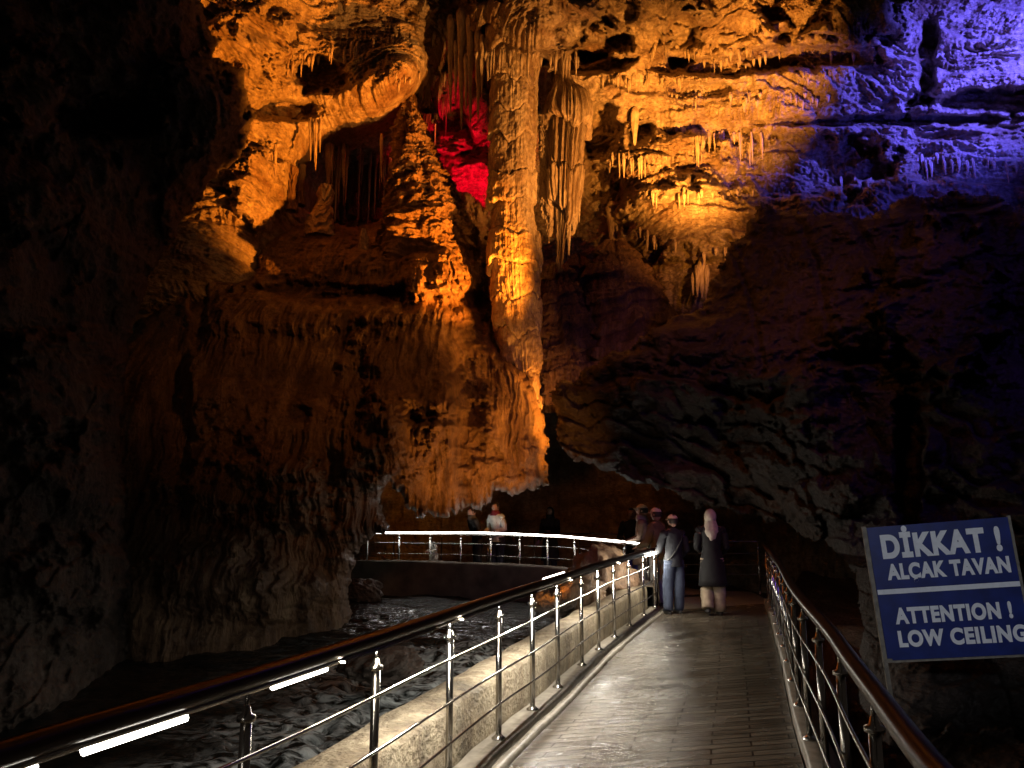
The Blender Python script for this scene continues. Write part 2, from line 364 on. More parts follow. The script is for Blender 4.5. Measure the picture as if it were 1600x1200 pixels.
rs, rsY = rock_sheet('rock_ceiling', axis([(856, 1600, 2.0), (1600, 2000, 9)]), axis([(296, 1200, 2.0), (1200, 1500, 9)]), rs_ctrl, rs_relief, SLAB,
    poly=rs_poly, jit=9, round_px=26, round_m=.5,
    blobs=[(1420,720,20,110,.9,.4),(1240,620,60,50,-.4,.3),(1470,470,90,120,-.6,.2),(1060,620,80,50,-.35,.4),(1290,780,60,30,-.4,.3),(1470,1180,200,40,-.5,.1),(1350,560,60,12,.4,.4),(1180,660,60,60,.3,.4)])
tag(rs, kind='structure')

# lower right bank beside the path, and cave floor far behind
gx = np.linspace(-30, 26, 150); gy = np.linspace(-6, 34, 110)
GX, GY = np.meshgrid(gx, gy)
GZ = -1.35+.25*fbm(GX*.4, GY*.4, 4, 201)+sstep(17.5, 22, GY)*1.1+sstep(0, .5, GX-(.9+.3*np.maximum(GY, 0)))*.95*(GY < 40)
idx = np.arange(GX.size).reshape(GX.shape)
Q = np.stack([idx[:-1, :-1], idx[:-1, 1:], idx[1:, 1:], idx[1:, :-1]], -1).reshape(-1, 4)
g = mesh_np('ground', np.stack([GX, GY, GZ], -1).reshape(-1, 3), Q, DARK); tag(g, kind='structure')

# ------------------------------------------------------------------ bodies of revolution in rock
def lathe_rock(name, path, relief, mat, nang=200, step=.03, parent=None, cap=True, local=False):
    """path: (px,py,Y,radius_px) from top down; relief(theta, z, r) metres outward"""
    P = np.array([[*at(p[0], p[1], p[2]), p[3]*p[2]/F] for p in path])
    zs = np.arange(P[0, 2], P[-1, 2], -step); zz = P[::-1, 2]
    ix = lambda c: np.interp(zs, zz, P[::-1, c])
    def sm(a):
        k = max(1, int(.12/step)); ker = np.ones(2*k+1)/(2*k+1)
        return np.convolve(np.pad(a, k, mode='edge'), ker, 'valid')
    cx, cy, cr = sm(ix(0)), sm(ix(1)), np.maximum(sm(ix(3)), .004)
    th = np.linspace(0, 2*np.pi, nang, endpoint=False)
    T, Zg = np.meshgrid(th, zs); R = cr[:, None]+relief(T, Zg, cr[:, None])
    R = np.maximum(R, .002)
    X = cx[:, None]+R*np.cos(T); Yy = cy[:, None]+R*np.sin(T)
    V = np.stack([X, Yy, Zg+0*R], -1).reshape(-1, 3)
    n = len(zs); idx = np.arange(n*nang).reshape(n, nang); nx = np.roll(idx, -1, 1)
    Q = np.stack([idx[:-1], idx[1:], nx[1:], nx[:-1]], -1).reshape(-1, 4)
    org = Vector((0, 0, 0))
    if local:
        org = Vector((cx[0], cy[0], zs[0])); V = V-np.array(org)
    o = mesh_np(name, V, Q, mat, parent); o.location = org
    return o
def hood(phase, T, Z, period, seed, amp):
    """overlapping skirts: swell downward, then cut under"""
    c, s = np.cos(T), np.sin(T)
    q = (Z+phase+.42*perlin(c*1.1, s*1.1, seed)+.13*perlin(c*3+Z*.5, s*3, seed+1)+.3*perlin(Z*.6, c*.6, seed+2))/period
    t = q-np.floor(q)                       # t rises upward
    k = np.floor(q).astype(np.int32)
    return amp*(.65*(1-t)**.8+.9*np.sin(k*2.7+seed))-amp*.8*np.exp(-(np.minimum(t, 1-t)/.035)**2)
def flute(T, Z, r, n, seed, amp):
    c, s = np.cos(T), np.sin(T)
    return -amp*np.minimum(np.abs(perlin(c*n, s*n, seed)+.35*perlin(c*n*2+Z*.3, s*n*2, seed+4)+.15*perlin(Z*.8, c*2, seed+5))*2.4, 1)
def col_relief(T, Z, r):
    c, s = np.cos(T), np.sin(T)
    return (hood(0, T, Z, .80, 3, .055)+.3*sstep(-.3, .5, perlin(c+Z*.7, s, 71))*hood(.3, T, Z, .36, 23, .04)-.02+flute(T, Z, r, 6.5, 6, .02)*sstep(-.3, .3, perlin(Z*1.3, c, 88))
            +flute(T, Z, r, 15, 66, .008)+.05*fbm(c*1.3, Z*1.2+s, 3, 9)+.02*fbm(c*5+s*3, Z*6, 3, 10))
column = lathe_rock('cave_column', [(802, 20, 17.6, 55.0),(801, 66, 17.5, 46.2),(802, 110, 17.4, 37.4),(801, 180, 17.3, 37.4),(800, 250, 17.2, 39.6),(800, 300, 17.1, 37.4),(803, 390, 17.0, 42.9),(805, 450, 16.9, 44.0),(808, 500, 16.7, 40.7),(814, 545, 16.5, 31.9),(817, 590, 16.2, 27.5),(820, 640, 16.0, 24.2)], col_relief, CREAM, 420, .016)
tag(column, 'tall ringed cream limestone column joining the ceiling to the flowstone', 'column', None, 'thing')
slim = lathe_rock('cave_column', [(838,50,17.9,14),(836,90,17.8,10),(834,130,17.7,8),(832,200,17.7,7),(832,260,17.7,5)], lambda T, Z, r: .4*col_relief(T, Z, r), CREAM, 120, .02)
tag(slim, 'slender column fused to the right side of the tall ringed column', 'column', None, 'thing')

def dr_relief(T, Z, r):
    c, s = np.cos(T), np.sin(T)
    return (hood(.1, T, Z, 1.25, 33, .09)-.04+flute(T, Z, r, 5.5, 36, .10)*np.minimum(r/.3, 1)+flute(T, Z, r, 13, 37, .03)*np.minimum(r/.3, 1)
            +.06*fbm(c*1.1, Z*.8+s, 3, 39)*np.minimum(r/.3, 1)+.012*fbm(c*5+s*3, Z*7, 3, 40))
curtain = lathe_rock('stalactite_drapery', [(872,70,18.8,17),(876,110,18.7,18),(882,132,18.5,20),(888,152,18.3,36),(887,175,18.2,42),(886,215,18.1,42),(884,235,18.0,38),(883,262,18.0,36),(881,300,18.0,31),(880,340,18.0,24),(877,375,18.0,16),(875,410,18.0,10),(875,426,18.0,2)], dr_relief, CREAM, 320, .018)
tag(curtain, 'broad hanging drapery stalactite with folded shoulders right of the tall column', 'stalactite')
strand = lathe_rock('stalactite', [(851,185,18.1,13),(850,230,18.0,11),(853,290,18.0,10),(856,340,18.0,8),(858,380,18.0,2)], lambda T, Z, r: .4*dr_relief(T, Z, r)+hood(0, T, Z, .09, 3, .02), CREAM, 110, .015)
tag(strand, 'long thin rippled stalactite between the tall column and the broad drapery', 'stalactite')

def cone_relief(T, Z, r):
    c, s = np.cos(T), np.sin(T); X = T*r*1.0
    k = np.minimum(r/.3, 1)
    return k*(.19*fbm(c*1.5, s*1.5+Z*1.2, 3, 43)+.07*ridged(c*3.4*r+3*s, Z*5.2, 3, 44)+.05*hood(0, T, Z, .2, 45, 1)-.06*cells(T*r*6, Z*7, 4))
cone = lathe_rock('stalagmite_cone', [(641, 140, 18.6, 4.3),(641, 155, 18.6, 8.6),(643, 180, 18.5, 13.8),(645, 215, 18.4, 22.4),(650, 250, 18.3, 34.4),(655, 290, 18.2, 48.2),(660, 325, 18.1, 56.8),(663, 350, 18.0, 61.9),(664, 380, 18.0, 68.8),(664, 430, 18.0, 74.0)], cone_relief, FLOW, 380, .02)
tag(cone, 'scaly cone shaped stalagmite reaching the ceiling left of the red lit alcove', 'stalagmite')
dome_r = lambda T, Z, r: .14*fbm(np.cos(T)*1.6, np.sin(T)*1.6+Z*.5, 3, 83)+.06*flute(T, Z, r, 6, 84, 1)+.09*hood(0, T, Z, .3, 85, 1)+.03*ridged(T*r*4, Z*7, 2, 88)
for pts, lab in (([(960,378,19.4,12),(962,390,19.3,26),(966,420,19.2,44),(975,460,19.0,62),(985,500,18.8,72),(985,560,18.6,76),(985,620,18.6,76)], 'rounded flowstone dome below the hanging ledges right of the column'),
                 ([(870,412,19.2,8),(872,430,19.1,24),(876,470,18.9,38),(880,520,18.6,48),(885,580,18.4,52),(885,640,18.4,50)], 'lumpy flowstone mound directly behind the foot of the tall column'),
                 ([(905,398,20.4,6),(908,420,20.3,20),(912,470,20.1,36),(915,560,20,42)], 'dim flowstone dome seen between the mound and the larger dome')):
    o = lathe_rock('flowstone_dome', pts, dome_r, FLOW, 260, .025); tag(o, lab, 'flowstone')
# small stalagmites on the shelf of the great mass
sm_r = lambda T, Z, r: np.minimum(r/.12, 1)*(.035*fbm(np.cos(T)*1.6, np.sin(T)*1.6+Z*3, 3, 93)+.05*hood(0, T, Z, .16, 95, 1)-.02)
for i, (pts, lab) in enumerate([
    ([(510,290,18.6,7),(510,300,18.6,13),(507,318,18.5,11),(503,332,18.4,16),(500,346,18.3,20),(500,372,18.2,26)], 'bulbous yellow lit stalagmite on the shelf left of the cone'),
    ([(568,358,17.6,3),(568,368,17.6,6),(568,390,17.5,6),(568,410,17.4,8),(569,424,17.3,12)], 'slim banded stalagmite standing at the shelf edge'),
    ([(607,368,17.8,3),(607,380,17.7,6),(607,400,17.6,8)], 'small knobbly stalagmite right of the slim banded one'),
    ([(637,375,17.7,4),(637,385,17.6,10),(637,402,17.5,13)], 'stubby round stalagmite right of the small knobbly one'),
    ([(718,375,17.8,3),(718,400,17.6,6),(719,440,17.4,7),(719,470,17.2,8),(720,500,17.0,12)], 'tall thin stalagmite in the dark cleft left of the tall column'),
    ([(618,286,18.0,4),(619,300,18.0,6),(619,334,17.9,5)], 'short post stalagmite at the left foot of the cone')]):
    tag(lathe_rock('stalagmite', pts, sm_r, CREAM if i < 2 else FLOW, 70, .012), lab, 'stalagmite')

# ------------------------------------------------------------------ stalactites
def stal(px, py, ln, rad, Y=None, lab=None, group=None, mat=CREAM, seed=0):
    if Y is None: Y = bwY(px, py)-.12
    r = lambda T, Z, q: np.minimum(q/.06, 1)*(.02*fbm(np.cos(T)*1.5+seed, np.sin(T)*1.5+Z*3, 3, seed)+.012*flute(T, Z, q, 4, seed, 1))
    o = lathe_rock('stalactite', [(px, py-5, Y+.05, rad*.5), (px, py-1, Y, rad*1.2), (px, py+ln*.12, Y, rad), (px, py+ln*.5, Y, rad*.68), (px, py+ln*.85, Y, rad*.35), (px, py+ln, Y, .4)], r, mat, 24, .03, local=True)
    tag(o, lab, 'stalactite', group); return o
named = [(704,30,150,6,18.3,'long grey stalactite leftmost in the bunch above the red alcove'),(721,20,185,8,18.0,'thickest longest stalactite of the bunch above the red alcove'),
 (735,30,165,7,17.8,'long stalactite nearest the middle of the bunch above the red alcove'),(747,50,140,6,17.5,'stalactite just left of the white tipped one beside the column'),
 (753,60,95,4,17.3,'white tipped thin stalactite touching the left of the tall column'),(712,70,100,4,18.2,'shorter stalactite between the two longest of the bunch'),
 (728,90,90,4,17.8,'slim stalactite in front of the bunch above the red alcove'),
 (896,300,62,7,17.9,'lower right fang of the broad drapery'),(905,270,78,5,18.0,'outer right thin fang of the broad drapery'),(889,330,70,5,17.8,'narrow fang beside the tip of the broad drapery'),
 (958,322,82,12,None,'wide fang hanging over the rounded flowstone dome'),(934,300,55,5,None,'thin fang left of the wide one over the dome'),(992,175,58,7,None,'solitary fang between two arches in the upper ledges'),
 (1003,420,35,3,None,'short pale straw hanging before the rounded dome'),(485,190,62,4,17.2,'left prong of the pale cluster under the left ledge'),(493,192,75,5,17.2,'longest prong of the pale cluster under the left ledge'),
 (500,190,48,3,17.2,'right prong of the pale cluster under the left ledge'),(513,205,90,8,19.5,'brown pillar like stalactite behind the pale cluster'),(537,230,70,4,19.8,'thin stalactite deep in the left alcove'),
 (596,215,72,3,18.5,'thin stalactite just left of the scaly cone'),(424,240,32,4,16.4,'yellow lit stalactite at the left wall'),(430,232,48,3,16.4,'thin yellow lit stalactite beside the left wall lamp'),
 (1097,408,58,7,18.0,'bright white stalactite closest to the floodlight'),(1104,420,50,5,17.9,'bright short stalactite right of the whitest one'),(1090,420,45,5,18.0,'bright short stalactite left of the whitest one'),
 (1083,432,30,4,18.2,'small bright stalactite at the lower rim of the lit wall')]
for k, (px, py, ln, rad, Y, lab) in enumerate(named): stal(px, py, ln, rad, Y, lab, None, CREAM, k+1)
protos = [stal(880+5*i, 92, 34-4*i, 2.6-.3*i, 17.1, 'thin straw stalactite in the fringe of the orange lit ledges', 'straw stalactites fringing the lit ledges', CREAM, 60+i) for i in range(3)]
for px, y0, y1, r in ((522, 238, 345, 7), (535, 225, 350, 5), (548, 232, 340, 9), (556, 222, 300, 4), (570, 228, 352, 8), (583, 215, 345, 6), (592, 212, 320, 9), (604, 205, 300, 5), (455, 262, 330, 8), (470, 258, 322, 6), (668, 108, 175, 8), (680, 112, 190, 6)):
    Y = bwY(px, (y0+y1)/2)-.7
    q = lathe_rock('cave_column', [(px, y0, Y, r*1.5), (px+1, y0+15, Y, r), (px, (y0+y1)/2, Y, r*.75), (px, y1-12, Y, r), (px, y1, Y, r*1.6)], lambda T, Z, rr: .5*sm_r(T, Z, rr)+flute(T, Z, rr, 4, px, .03), FLOW, 60, .03)
    if px > 660: tag(q, 'short brown rock pillar above the red lit alcove beside the cone tip', 'column', 'short pillars above the red alcove', 'thing')
    else: tag(q, 'dim brown rock pillar deep in the alcove behind the flowstone shelf', 'column', 'dim pillars deep in the left alcove', 'thing')
rows = [(1000,1340,72,.05,26,(8,18),None),(1050,1300,150,0,24,(8,16),None),  # px range, py, slope, count, length range, fixed Y
 (742,905,84,.0,26,(12,40),16.6),(935,1010,238,.06,16,(14,34),None),(1010,1100,118,.0,10,(8,20),None),(1060,1195,205,.06,24,(14,40),None),(1020,1180,300,.0,18,(8,20),None),
 (1100,1180,96,.0,10,(8,18),None),(440,560,95,-.25,16,(12,30),None),(560,680,60,-.05,16,(8,22),None),(1250,1340,112,0,10,(6,14),None),(610,700,118,.0,14,(8,22),None),
 (520,612,232,.1,18,(30,95),None),(640,700,150,.1,8,(20,60),None),(1440,1600,245,.03,18,(12,28),None),(1290,1430,275,.05,10,(12,26),None),(940,1000,120,.05,8,(8,20),None),(960,1060,350,.3,8,(8,22),None),(1090,1170,390,.0,6,(8,18),None)]
n = 0
for x0, x1, py, sl, cnt, (a, b), Y in rows:
    for i in range(cnt):
        px = random.uniform(x0, x1); y = py+sl*(px-x0)+random.uniform(-7, 7)
        YY = Y if Y else bwY(px, y)-.1
        pr = protos[n % 3]; n += 1
        o = pr.copy(); COL.objects.link(o)
        o.location = atv(px, y, YY)
        if px > 1270 and y > 180: o['label'] = 'thin straw stalactite hanging from the blue lit ledges'; o['group'] = 'straw stalactites on the blue lit ledges'
        ln = random.uniform(a, b); base = (34, 30, 26)[pr is protos[1] or (2 if pr is protos[2] else 0)]
        o.scale = (random.uniform(.7, 1.5), random.uniform(.7, 1.5), ln/base*YY/17.1)

# ------------------------------------------------------------------ smaller materials
STEEL = plain('brushed_steel', (.55, .53, .5), .22, 1)
RAIL = plain('dark_handrail', (.045, .018, .011), .3, 0, .35)
LED = plain('led_strip', (1, 1, 1), .5, emit=(1, .94, .82), es=16)
LEDH = plain('led_strip_bright', (1, 1, 1), .5, emit=(1, .88, .68), es=105)
LEDF = plain('led_strip_far', (1, 1, 1), .5, emit=(1, .96, .88), es=20)
def concrete_mat():
    return rock_mat('concrete', [(.13, .105, .065), (.25, .205, .135), (.36, .3, .2)], 1.6, (1, 1, 1), (.6, .85), bump=.035, fine=13, wet=.3)
CONC = concrete_mat()
KERB = plain('kerb_stone', (.20, .175, .14), .4, noise=.4, nscale=12, bump=.006)

# ------------------------------------------------------------------ path curves (metres, on the ground)
Lr = [(-1.95,-1.2),(-1.6,.6),(-1.38,1.5),(-1.25,2.07),(-1.12,2.42),(-.93,2.95),(-.65,3.8),(-.38,4.7),(-.1,5.67),(.17,6.5),(.43,7.34),(.71,8.29),(1.0,9.27),(1.30,10.17),(1.67,11.27),(2.06,12.4),(2.45,13.5)]
Rr = [(.35,-1.2),(.75,.9),(.88,1.5),(1.0,2.0),(1.18,2.6),(1.37,3.26),(1.6,4.0),(1.87,5.0),(2.15,6.0),(2.45,7.0),(2.77,8.03),(3.10,9.1),(3.42,10.2),(3.72,11.2),(4.05,12.3),(4.35,13.4),(4.7,14.6)]
Br = [(2.45,13.5),(2.62,14.1),(2.50,14.75),(2.05,15.6),(1.45,16.5),(.65,17.3),(-.15,17.9),(-.95,18.3),(-1.8,18.6),(-2.6,18.8),(-3.5,18.9),(-5.5,18.9)]
def smooth(pts, step=.12):
    P = np.array(pts, float)
    for _ in range(3):
        Q = [P[0]]
        for i in range(len(P)-1):
            Q += [P[i]*.75+P[i+1]*.25, P[i]*.25+P[i+1]*.75]
        P = np.array(Q+[P[-1]])
    d = np.r_[0, np.cumsum(np.hypot(*(P[1:]-P[:-1]).T))]
    n = max(2, int(d[-1]/step)); t = np.linspace(0, d[-1], n)
    return np.stack([np.interp(t, d, P[:, 0]), np.interp(t, d, P[:, 1])], -1), t
def off(P, k):
    T = np.gradient(P, axis=0); T /= np.linalg.norm(T, axis=1)[:, None]
    return P+k*np.stack([T[:, 1], -T[:, 0]], -1)           # + is to the right of travel
def ribbon(name, A, B, mat, kind='structure', uv=True):
    n = len(A); m = 9
    V = []; 
    for k in range(m):
        f = k/(m-1); V.append(A*(1-f)+B*f)
    V = np.stack(V, 1).reshape(-1, 3); idx = np.arange(n*m).reshape(n, m)
    Q = np.stack([idx[:-1, :-1], idx[:-1, 1:], idx[1:, 1:], idx[1:, :-1]], -1).reshape(-1, 4)
    o = mesh_np(name, V, Q, mat)
    if uv:
        L = np.r_[0, np.cumsum(np.linalg.norm(((A+B)/2)[1:]-((A+B)/2)[:-1], axis=1))]
        wd = np.linalg.norm(B-A, axis=1)
        uvv = np.stack([np.linspace(0, 1, m)[None]*wd[:, None], np.repeat(L[:, None], m, 1)], -1).reshape(-1, 2)
        l = o.data.uv_layers.new(name='path'); li = np.empty(len(o.data.loops), np.int32); o.data.loops.foreach_get('vertex_index', li)
        l.data.foreach_set('uv', uvv[li].astype(np.float32).ravel())
    if kind: o['kind'] = kind
    return o
def z3(P, z): return np.c_[P, np.full(len(P), z) if np.isscalar(z) else z]
def profile_along(name, P, prof, mat, zoff=None, rough=0):
    """sweep a closed profile [(side offset, z)] along P"""
    n = len(P); m = len(prof); rows = []
    for k, (o_, z) in enumerate(prof):
        q = off(P, o_); zz = z+(0 if zoff is None else zoff)
        if rough:
            L = np.linspace(0, n*.12, n)
            q = q+rough*np.stack([perlin(L*2.2, L*0+k*1.7, 5), perlin(L*2.2, L*0+k*1.7, 8)], -1); zz = zz+rough*.6*perlin(L*1.7, L*0+k*.9, 2)
        rows.append(z3(q, zz+np.zeros(n)))
    V = np.stack(rows, 1).reshape(-1, 3); idx = np.arange(n*m).reshape(n, m); nx = np.roll(idx, -1, 1)
    Q = np.stack([idx[:-1], idx[1:], nx[1:], nx[:-1]], -1).reshape(-1, 4)
    return mesh_np(name, V, Q, mat, smooth=True)
def resample(P, n):
    d = np.r_[0, np.cumsum(np.hypot(*(P[1:]-P[:-1]).T))]; t = np.linspace(0, d[-1], n)
    return np.stack([np.interp(t, d, P[:, 0]), np.interp(t, d, P[:, 1])], -1)

# walkway surface: wet ribbed pavers
def paver_mat():
    m = bpy.data.materials.new('wet_pavers'); t, b = nt(m); L = t.links.new
    uv = t.nodes.new('ShaderNodeUVMap'); uv.uv_map = 'path'
    br = t.nodes.new('ShaderNodeTexBrick'); br.offset = .5; br.inputs['Scale'].default_value = 1
    br.inputs['Brick Width'].default_value = .62; br.inputs['Row Height'].default_value = .115; br.inputs['Mortar Size'].default_value = .008
    br.inputs['Color1'].default_value = (.115, .095, .07, 1); br.inputs['Color2'].default_value = (.19, .16, .12, 1); br.inputs['Mortar'].default_value = (.02, .017, .014, 1)
    mp0 = t.nodes.new('ShaderNodeMapping'); L(uv.outputs[0], mp0.inputs['Vector']); L(mp0.outputs[0], br.inputs['Vector'])
    mp = t.nodes.new('ShaderNodeMapping'); mp.inputs['Scale'].default_value = (1.6, 22, 1); L(uv.outputs[0], mp.inputs['Vector'])
    n = t.nodes.new('ShaderNodeTexNoise'); n.inputs['Scale'].default_value = 1; n.inputs['Detail'].default_value = 5; n.inputs['Roughness'].default_value = .65
    L(mp.outputs[0], n.inputs['Vector'])
    n2 = t.nodes.new('ShaderNodeTexNoise'); n2.inputs['Scale'].default_value = 2.2; n2.inputs['Detail'].default_value = 7
    L(uv.outputs[0], n2.inputs['Vector'])
    mx = t.nodes.new('ShaderNodeMix'); mx.data_type = 'RGBA'; mx.blend_type = 'MULTIPLY'; mx.inputs[0].default_value = .8
    rr = t.nodes.new('ShaderNodeValToRGB'); rr.color_ramp.elements[0].position = .35; rr.color_ramp.elements[1].position = .65
    rr.color_ramp.elements[0].color = (.25, .24, .22, 1); rr.color_ramp.elements[1].color = (1.0, 1.0, 1.0, 1)
    L(n.outputs['Fac'], rr.inputs['Fac']); L(br.outputs['Color'], mx.inputs[6]); L(rr.outputs['Color'], mx.inputs[7]); L(mx.outputs[2], b.inputs['Base Color'])
    mr = t.nodes.new('ShaderNodeMapRange'); mr.inputs['From Min'].default_value = .35; mr.inputs['From Max'].default_value = .65
    mr.inputs['To Min'].default_value = .08; mr.inputs['To Max'].default_value = .30
    L(n2.outputs['Fac'], mr.inputs['Value']); L(mr.outputs[0], b.inputs['Roughness'])
    s = t.nodes.new('ShaderNodeMath'); s.operation = 'MULTIPLY_ADD'; s.inputs[1].default_value = .55
    L(n.outputs['Fac'], s.inputs[0]); 
    s2 = t.nodes.new('ShaderNodeMath'); s2.operation = 'MULTIPLY'; s2.inputs[1].default_value = -1.6; L(br.outputs['Fac'], s2.inputs[0]); L(s2.outputs[0], s.inputs[2])
    bp = t.nodes.new('ShaderNodeBump'); bp.inputs['Strength'].default_value = 1; bp.inputs['Distance'].default_value = .028
    L(s.outputs[0], bp.inputs['Height']); L(bp.outputs[0], b.inputs['Normal'])
    return m
PAVE = paver_mat()
Ls, _ = smooth(Lr); Rs, _ = smooth(Rr); N = 180
A = resample(off(Ls, .07), N); B = resample(off(Rs, -.07), N)
ribbon('walkway', z3(A, 0.), z3(B, 0.), PAVE)
Bs, _ = smooth(Br)
zb = np.interp(np.arange(len(Bs)), [0, len(Bs)*.35, len(Bs)], [0, .12, .16])
# platform where the path turns, and the bridge deck going left
pf = np.array([(2.3,13.3),(4.4,13.3),(4.9,15.0),(5.1,16.9),(3.2,17.6),(1.5,18.9),(1.6,16.6),(2.5,14.9)])
bm = bmesh.new(); vs_ = [bm.verts.new((x, y, -.006)) for x, y in pf]; bm.faces.new(vs_)
me = bpy.data.meshes.new('walkway_platform'); bm.to_mesh(me); bm.free(); o = bpy.data.objects.new('walkway_platform', me); COL.objects.link(o); me.materials.append(KERB); o['kind'] = 'structure'
C1 = off(Bs, .06); C2 = off(Bs, 2.2); k = 14
ribbon('bridge_deck', z3(C1, zb-.012)[k:], z3(C2, zb-.012)[k:], KERB)
# kerbs with gutter
o = profile_along('kerb', Ls, [(-.09, -.3), (-.09, .07), (.05, .07), (.075, .05), (.075, -.3)], KERB, rough=.012); o['kind'] = 'structure'
o = profile_along('kerb', Ls, [(.105, -.3), (.105, .035), (.16, .03), (.17, .0), (.17, -.3)], KERB, rough=.01); o['kind'] = 'structure'
o = profile_along('kerb', Rs, [(.12, -.9), (.12, .09), (-.04, .09), (-.06, .07), (-.06, -.9)], KERB, rough=.012); o['kind'] = 'structure'
# river walls
def wall_profile(w0, w1, ztop, zin, zbot):
    r = .03
    return [(-w0, zin), (-w0, ztop-r), (-w0-r, ztop), (-(w0+w1)/2, ztop+.01), (-w1+r, ztop), (-w1, ztop-r), (-w1-.02, (ztop+zbot)/2), (-w1-.05, zbot)]
wl = profile_along('river_wall', Ls, wall_profile(.15, .48, .40, -.3, -1.7), CONC, rough=.022)
tag(wl, 'pale rough concrete river wall beside the near handrail', 'wall')
wb = profile_along('river_wall', Bs, wall_profile(.05, .36, .40, -.3, -1.3), plain('dark_concrete', (.11, .085, .06), .85, noise=.4, nscale=3, bump=.02), zoff=zb, rough=.03)
tag(wb, 'dark brown concrete wall carrying the far curved bridge', 'wall')

# ------------------------------------------------------------------ railings
def tube(bmh, pts, r, seg=10, cap=True, sx=1, sz=1):
    pts = [Vector(p) for p in pts]; rings = []
    rs_ = r if hasattr(r, '__len__') else [r]*len(pts)
    for i, p in enumerate(pts):
        d = (pts[min(i+1, len(pts)-1)]-pts[max(i-1, 0)]).normalized()
        up = Vector((0, 0, 1)) if abs(d.z) < .95 else Vector((0, 1, 0))
        a = d.cross(up).normalized(); b_ = a.cross(d).normalized()
        rings.append([bmh.verts.new(p+a*math.cos(t)*rs_[i]*sx+b_*math.sin(t)*rs_[i]*sz) for t in [2*math.pi*k/seg for k in range(seg)]])
    for i in range(len(rings)-1):
        for k in range(seg):
            f = bmh.faces.new((rings[i][k], rings[i][(k+1) % seg], rings[i+1][(k+1) % seg], rings[i+1][k])); f.smooth = True
    if cap:
        bmh.faces.new(rings[0][::-1]); bmh.faces.new(rings[-1])
def obj(name, bmh, mat, parent=None, loc=None):
    bmesh.ops.recalc_face_normals(bmh, faces=bmh.faces)
    me = bpy.data.meshes.new(name); bmh.to_mesh(me); bmh.free()
    o = bpy.data.objects.new(name, me); COL.objects.link(o); me.materials.append(mat)
    if parent: o.parent = parent
    if loc is not None: o.location = loc
    return o
def empty(name, loc, label, cat, group=None):
    o = bpy.data.objects.new(name, None); COL.objects.link(o); o.location = loc; o.empty_display_size = .1
    tag(o, label, cat, group); return o
_post = {}
def post(parent, p, h, side=0):
    """steel post with foot flange, collar and slim pin"""
    key = round(h, 2)
    if key not in _post:
        b1 = bmesh.new(); tube(b1, [(0, 0, 0), (0, 0, h-.13)], .021, 14); tube(b1, [(0, 0, h-.13), (0, 0, h-.02)], .008, 8)
        b2 = bmesh.new(); tube(b2, [(0, 0, h-.145), (0, 0, h-.142), (0, 0, h-.125), (0, 0, h-.118), (0, 0, h-.09)], [.022, .034, .034, .018, .011], 14)
        b3 = bmesh.new(); tube(b3, [(0, 0, 0), (0, 0, .008), (0, 0, .022), (0, 0, .03)], [.05, .05, .03, .022], 16)
        a = obj('post', b1, STEEL); c = obj('collar', b2, STEEL, a); f = obj('flange', b3, STEEL, a)
        _post[key] = (a, c, f); a.parent = parent; a.location = p; return a
    a, c, f = _post[key]
    n = a.copy(); COL.objects.link(n); n.parent = parent; n.location = p
    for q in (c, f):
        m_ = q.copy(); COL.objects.link(m_); m_.parent = n
    return n
def ptat(P, t):
    d = np.r_[0, np.cumsum(np.hypot(*(P[1:]-P[:-1]).T))]
    return np.interp(t, d, P[:, 0]), np.interp(t, d, P[:, 1])
def length(P): return float(np.hypot(*(P[1:]-P[:-1]).T).sum())
def nearest_t(P, q):
    d = np.r_[0, np.cumsum(np.hypot(*(P[1:]-P[:-1]).T))]
    return d[np.argmin(np.hypot(P[:, 0]-q[0], P[:, 1]-q[1]))]
def railing(label, P, posts, h=1.0, bars=(.24, .46, .70), z0=0., zf=None, rail=RAIL, rr=.037, under=True, bar_side=.03, wob=.006):
    zf = zf or (lambda t: 0.)
    root = empty('railing', (0, 0, 0), label, 'railing')
    d = np.r_[0, np.cumsum(np.hypot(*(P[1:]-P[:-1]).T))]
    pts = [(x, y, z0+h+zf(t)) for (x, y), t in zip(P, d)]
    b = bmesh.new(); tube(b, pts, rr, 20, sx=1, sz=.92); obj('handrail', b, rail, root)
    if under:
        b = bmesh.new(); tube(b, [(x, y, z-rr-.004) for x, y, z in pts], .014, 12); obj('under_rail', b, STEEL, root)
    Q = off(P, bar_side)
    for k, bz in enumerate(bars):
        b = bmesh.new(); tube(b, [(x, y, z0+bz+zf(t)+wob*math.sin(t*2.1+k)) for (x, y), t in zip(Q, d)], .0085, 10); obj('bar', b, STEEL, root)
    for t in posts:
        x, y = ptat(P, t); post(root, (x, y, z0+zf(t)), h)
    return root
Lp = [(-1.38,1.5),(-1.22,2.12),(-.93,2.95),(-.65,3.8),(-.38,4.7),(-.1,5.67),(.17,6.5),(.43,7.34),(.71,8.29),(1.0,9.27),(1.30,10.17),(1.67,11.27),(2.06,12.4),(2.42,13.4)]
near = railing('long near railing with dark handrail and led light strips along the river wall', Ls, [nearest_t(Ls, p) for p in Lp], z0=.07, h=.95)
LR = length(Rs)
right = railing('right side railing of the wet walkway receding to the dark passage', Rs, np.arange(2.1, LR, .98), z0=.09, h=.93, bar_side=-.03)
lenB = length(Bs)
zfB = lambda t: float(np.interp(t/lenB, [0, .35, 1], [0, .17, .22]))
far = railing('far curved bridge railing topped by a glowing white light strip', Bs, np.arange(.35, lenB, .78), zfB and 1.0, zf=zfB, bars=(.50, .75))
back = off(Bs, 2.1)
bk = railing('thin back railing on the far side of the curved bridge', back[20:], np.arange(.5, length(back[20:]), 1.3), 1.0, zf=lambda t: .16, bars=(.35, .68), under=False, rr=.022, rail=STEEL)
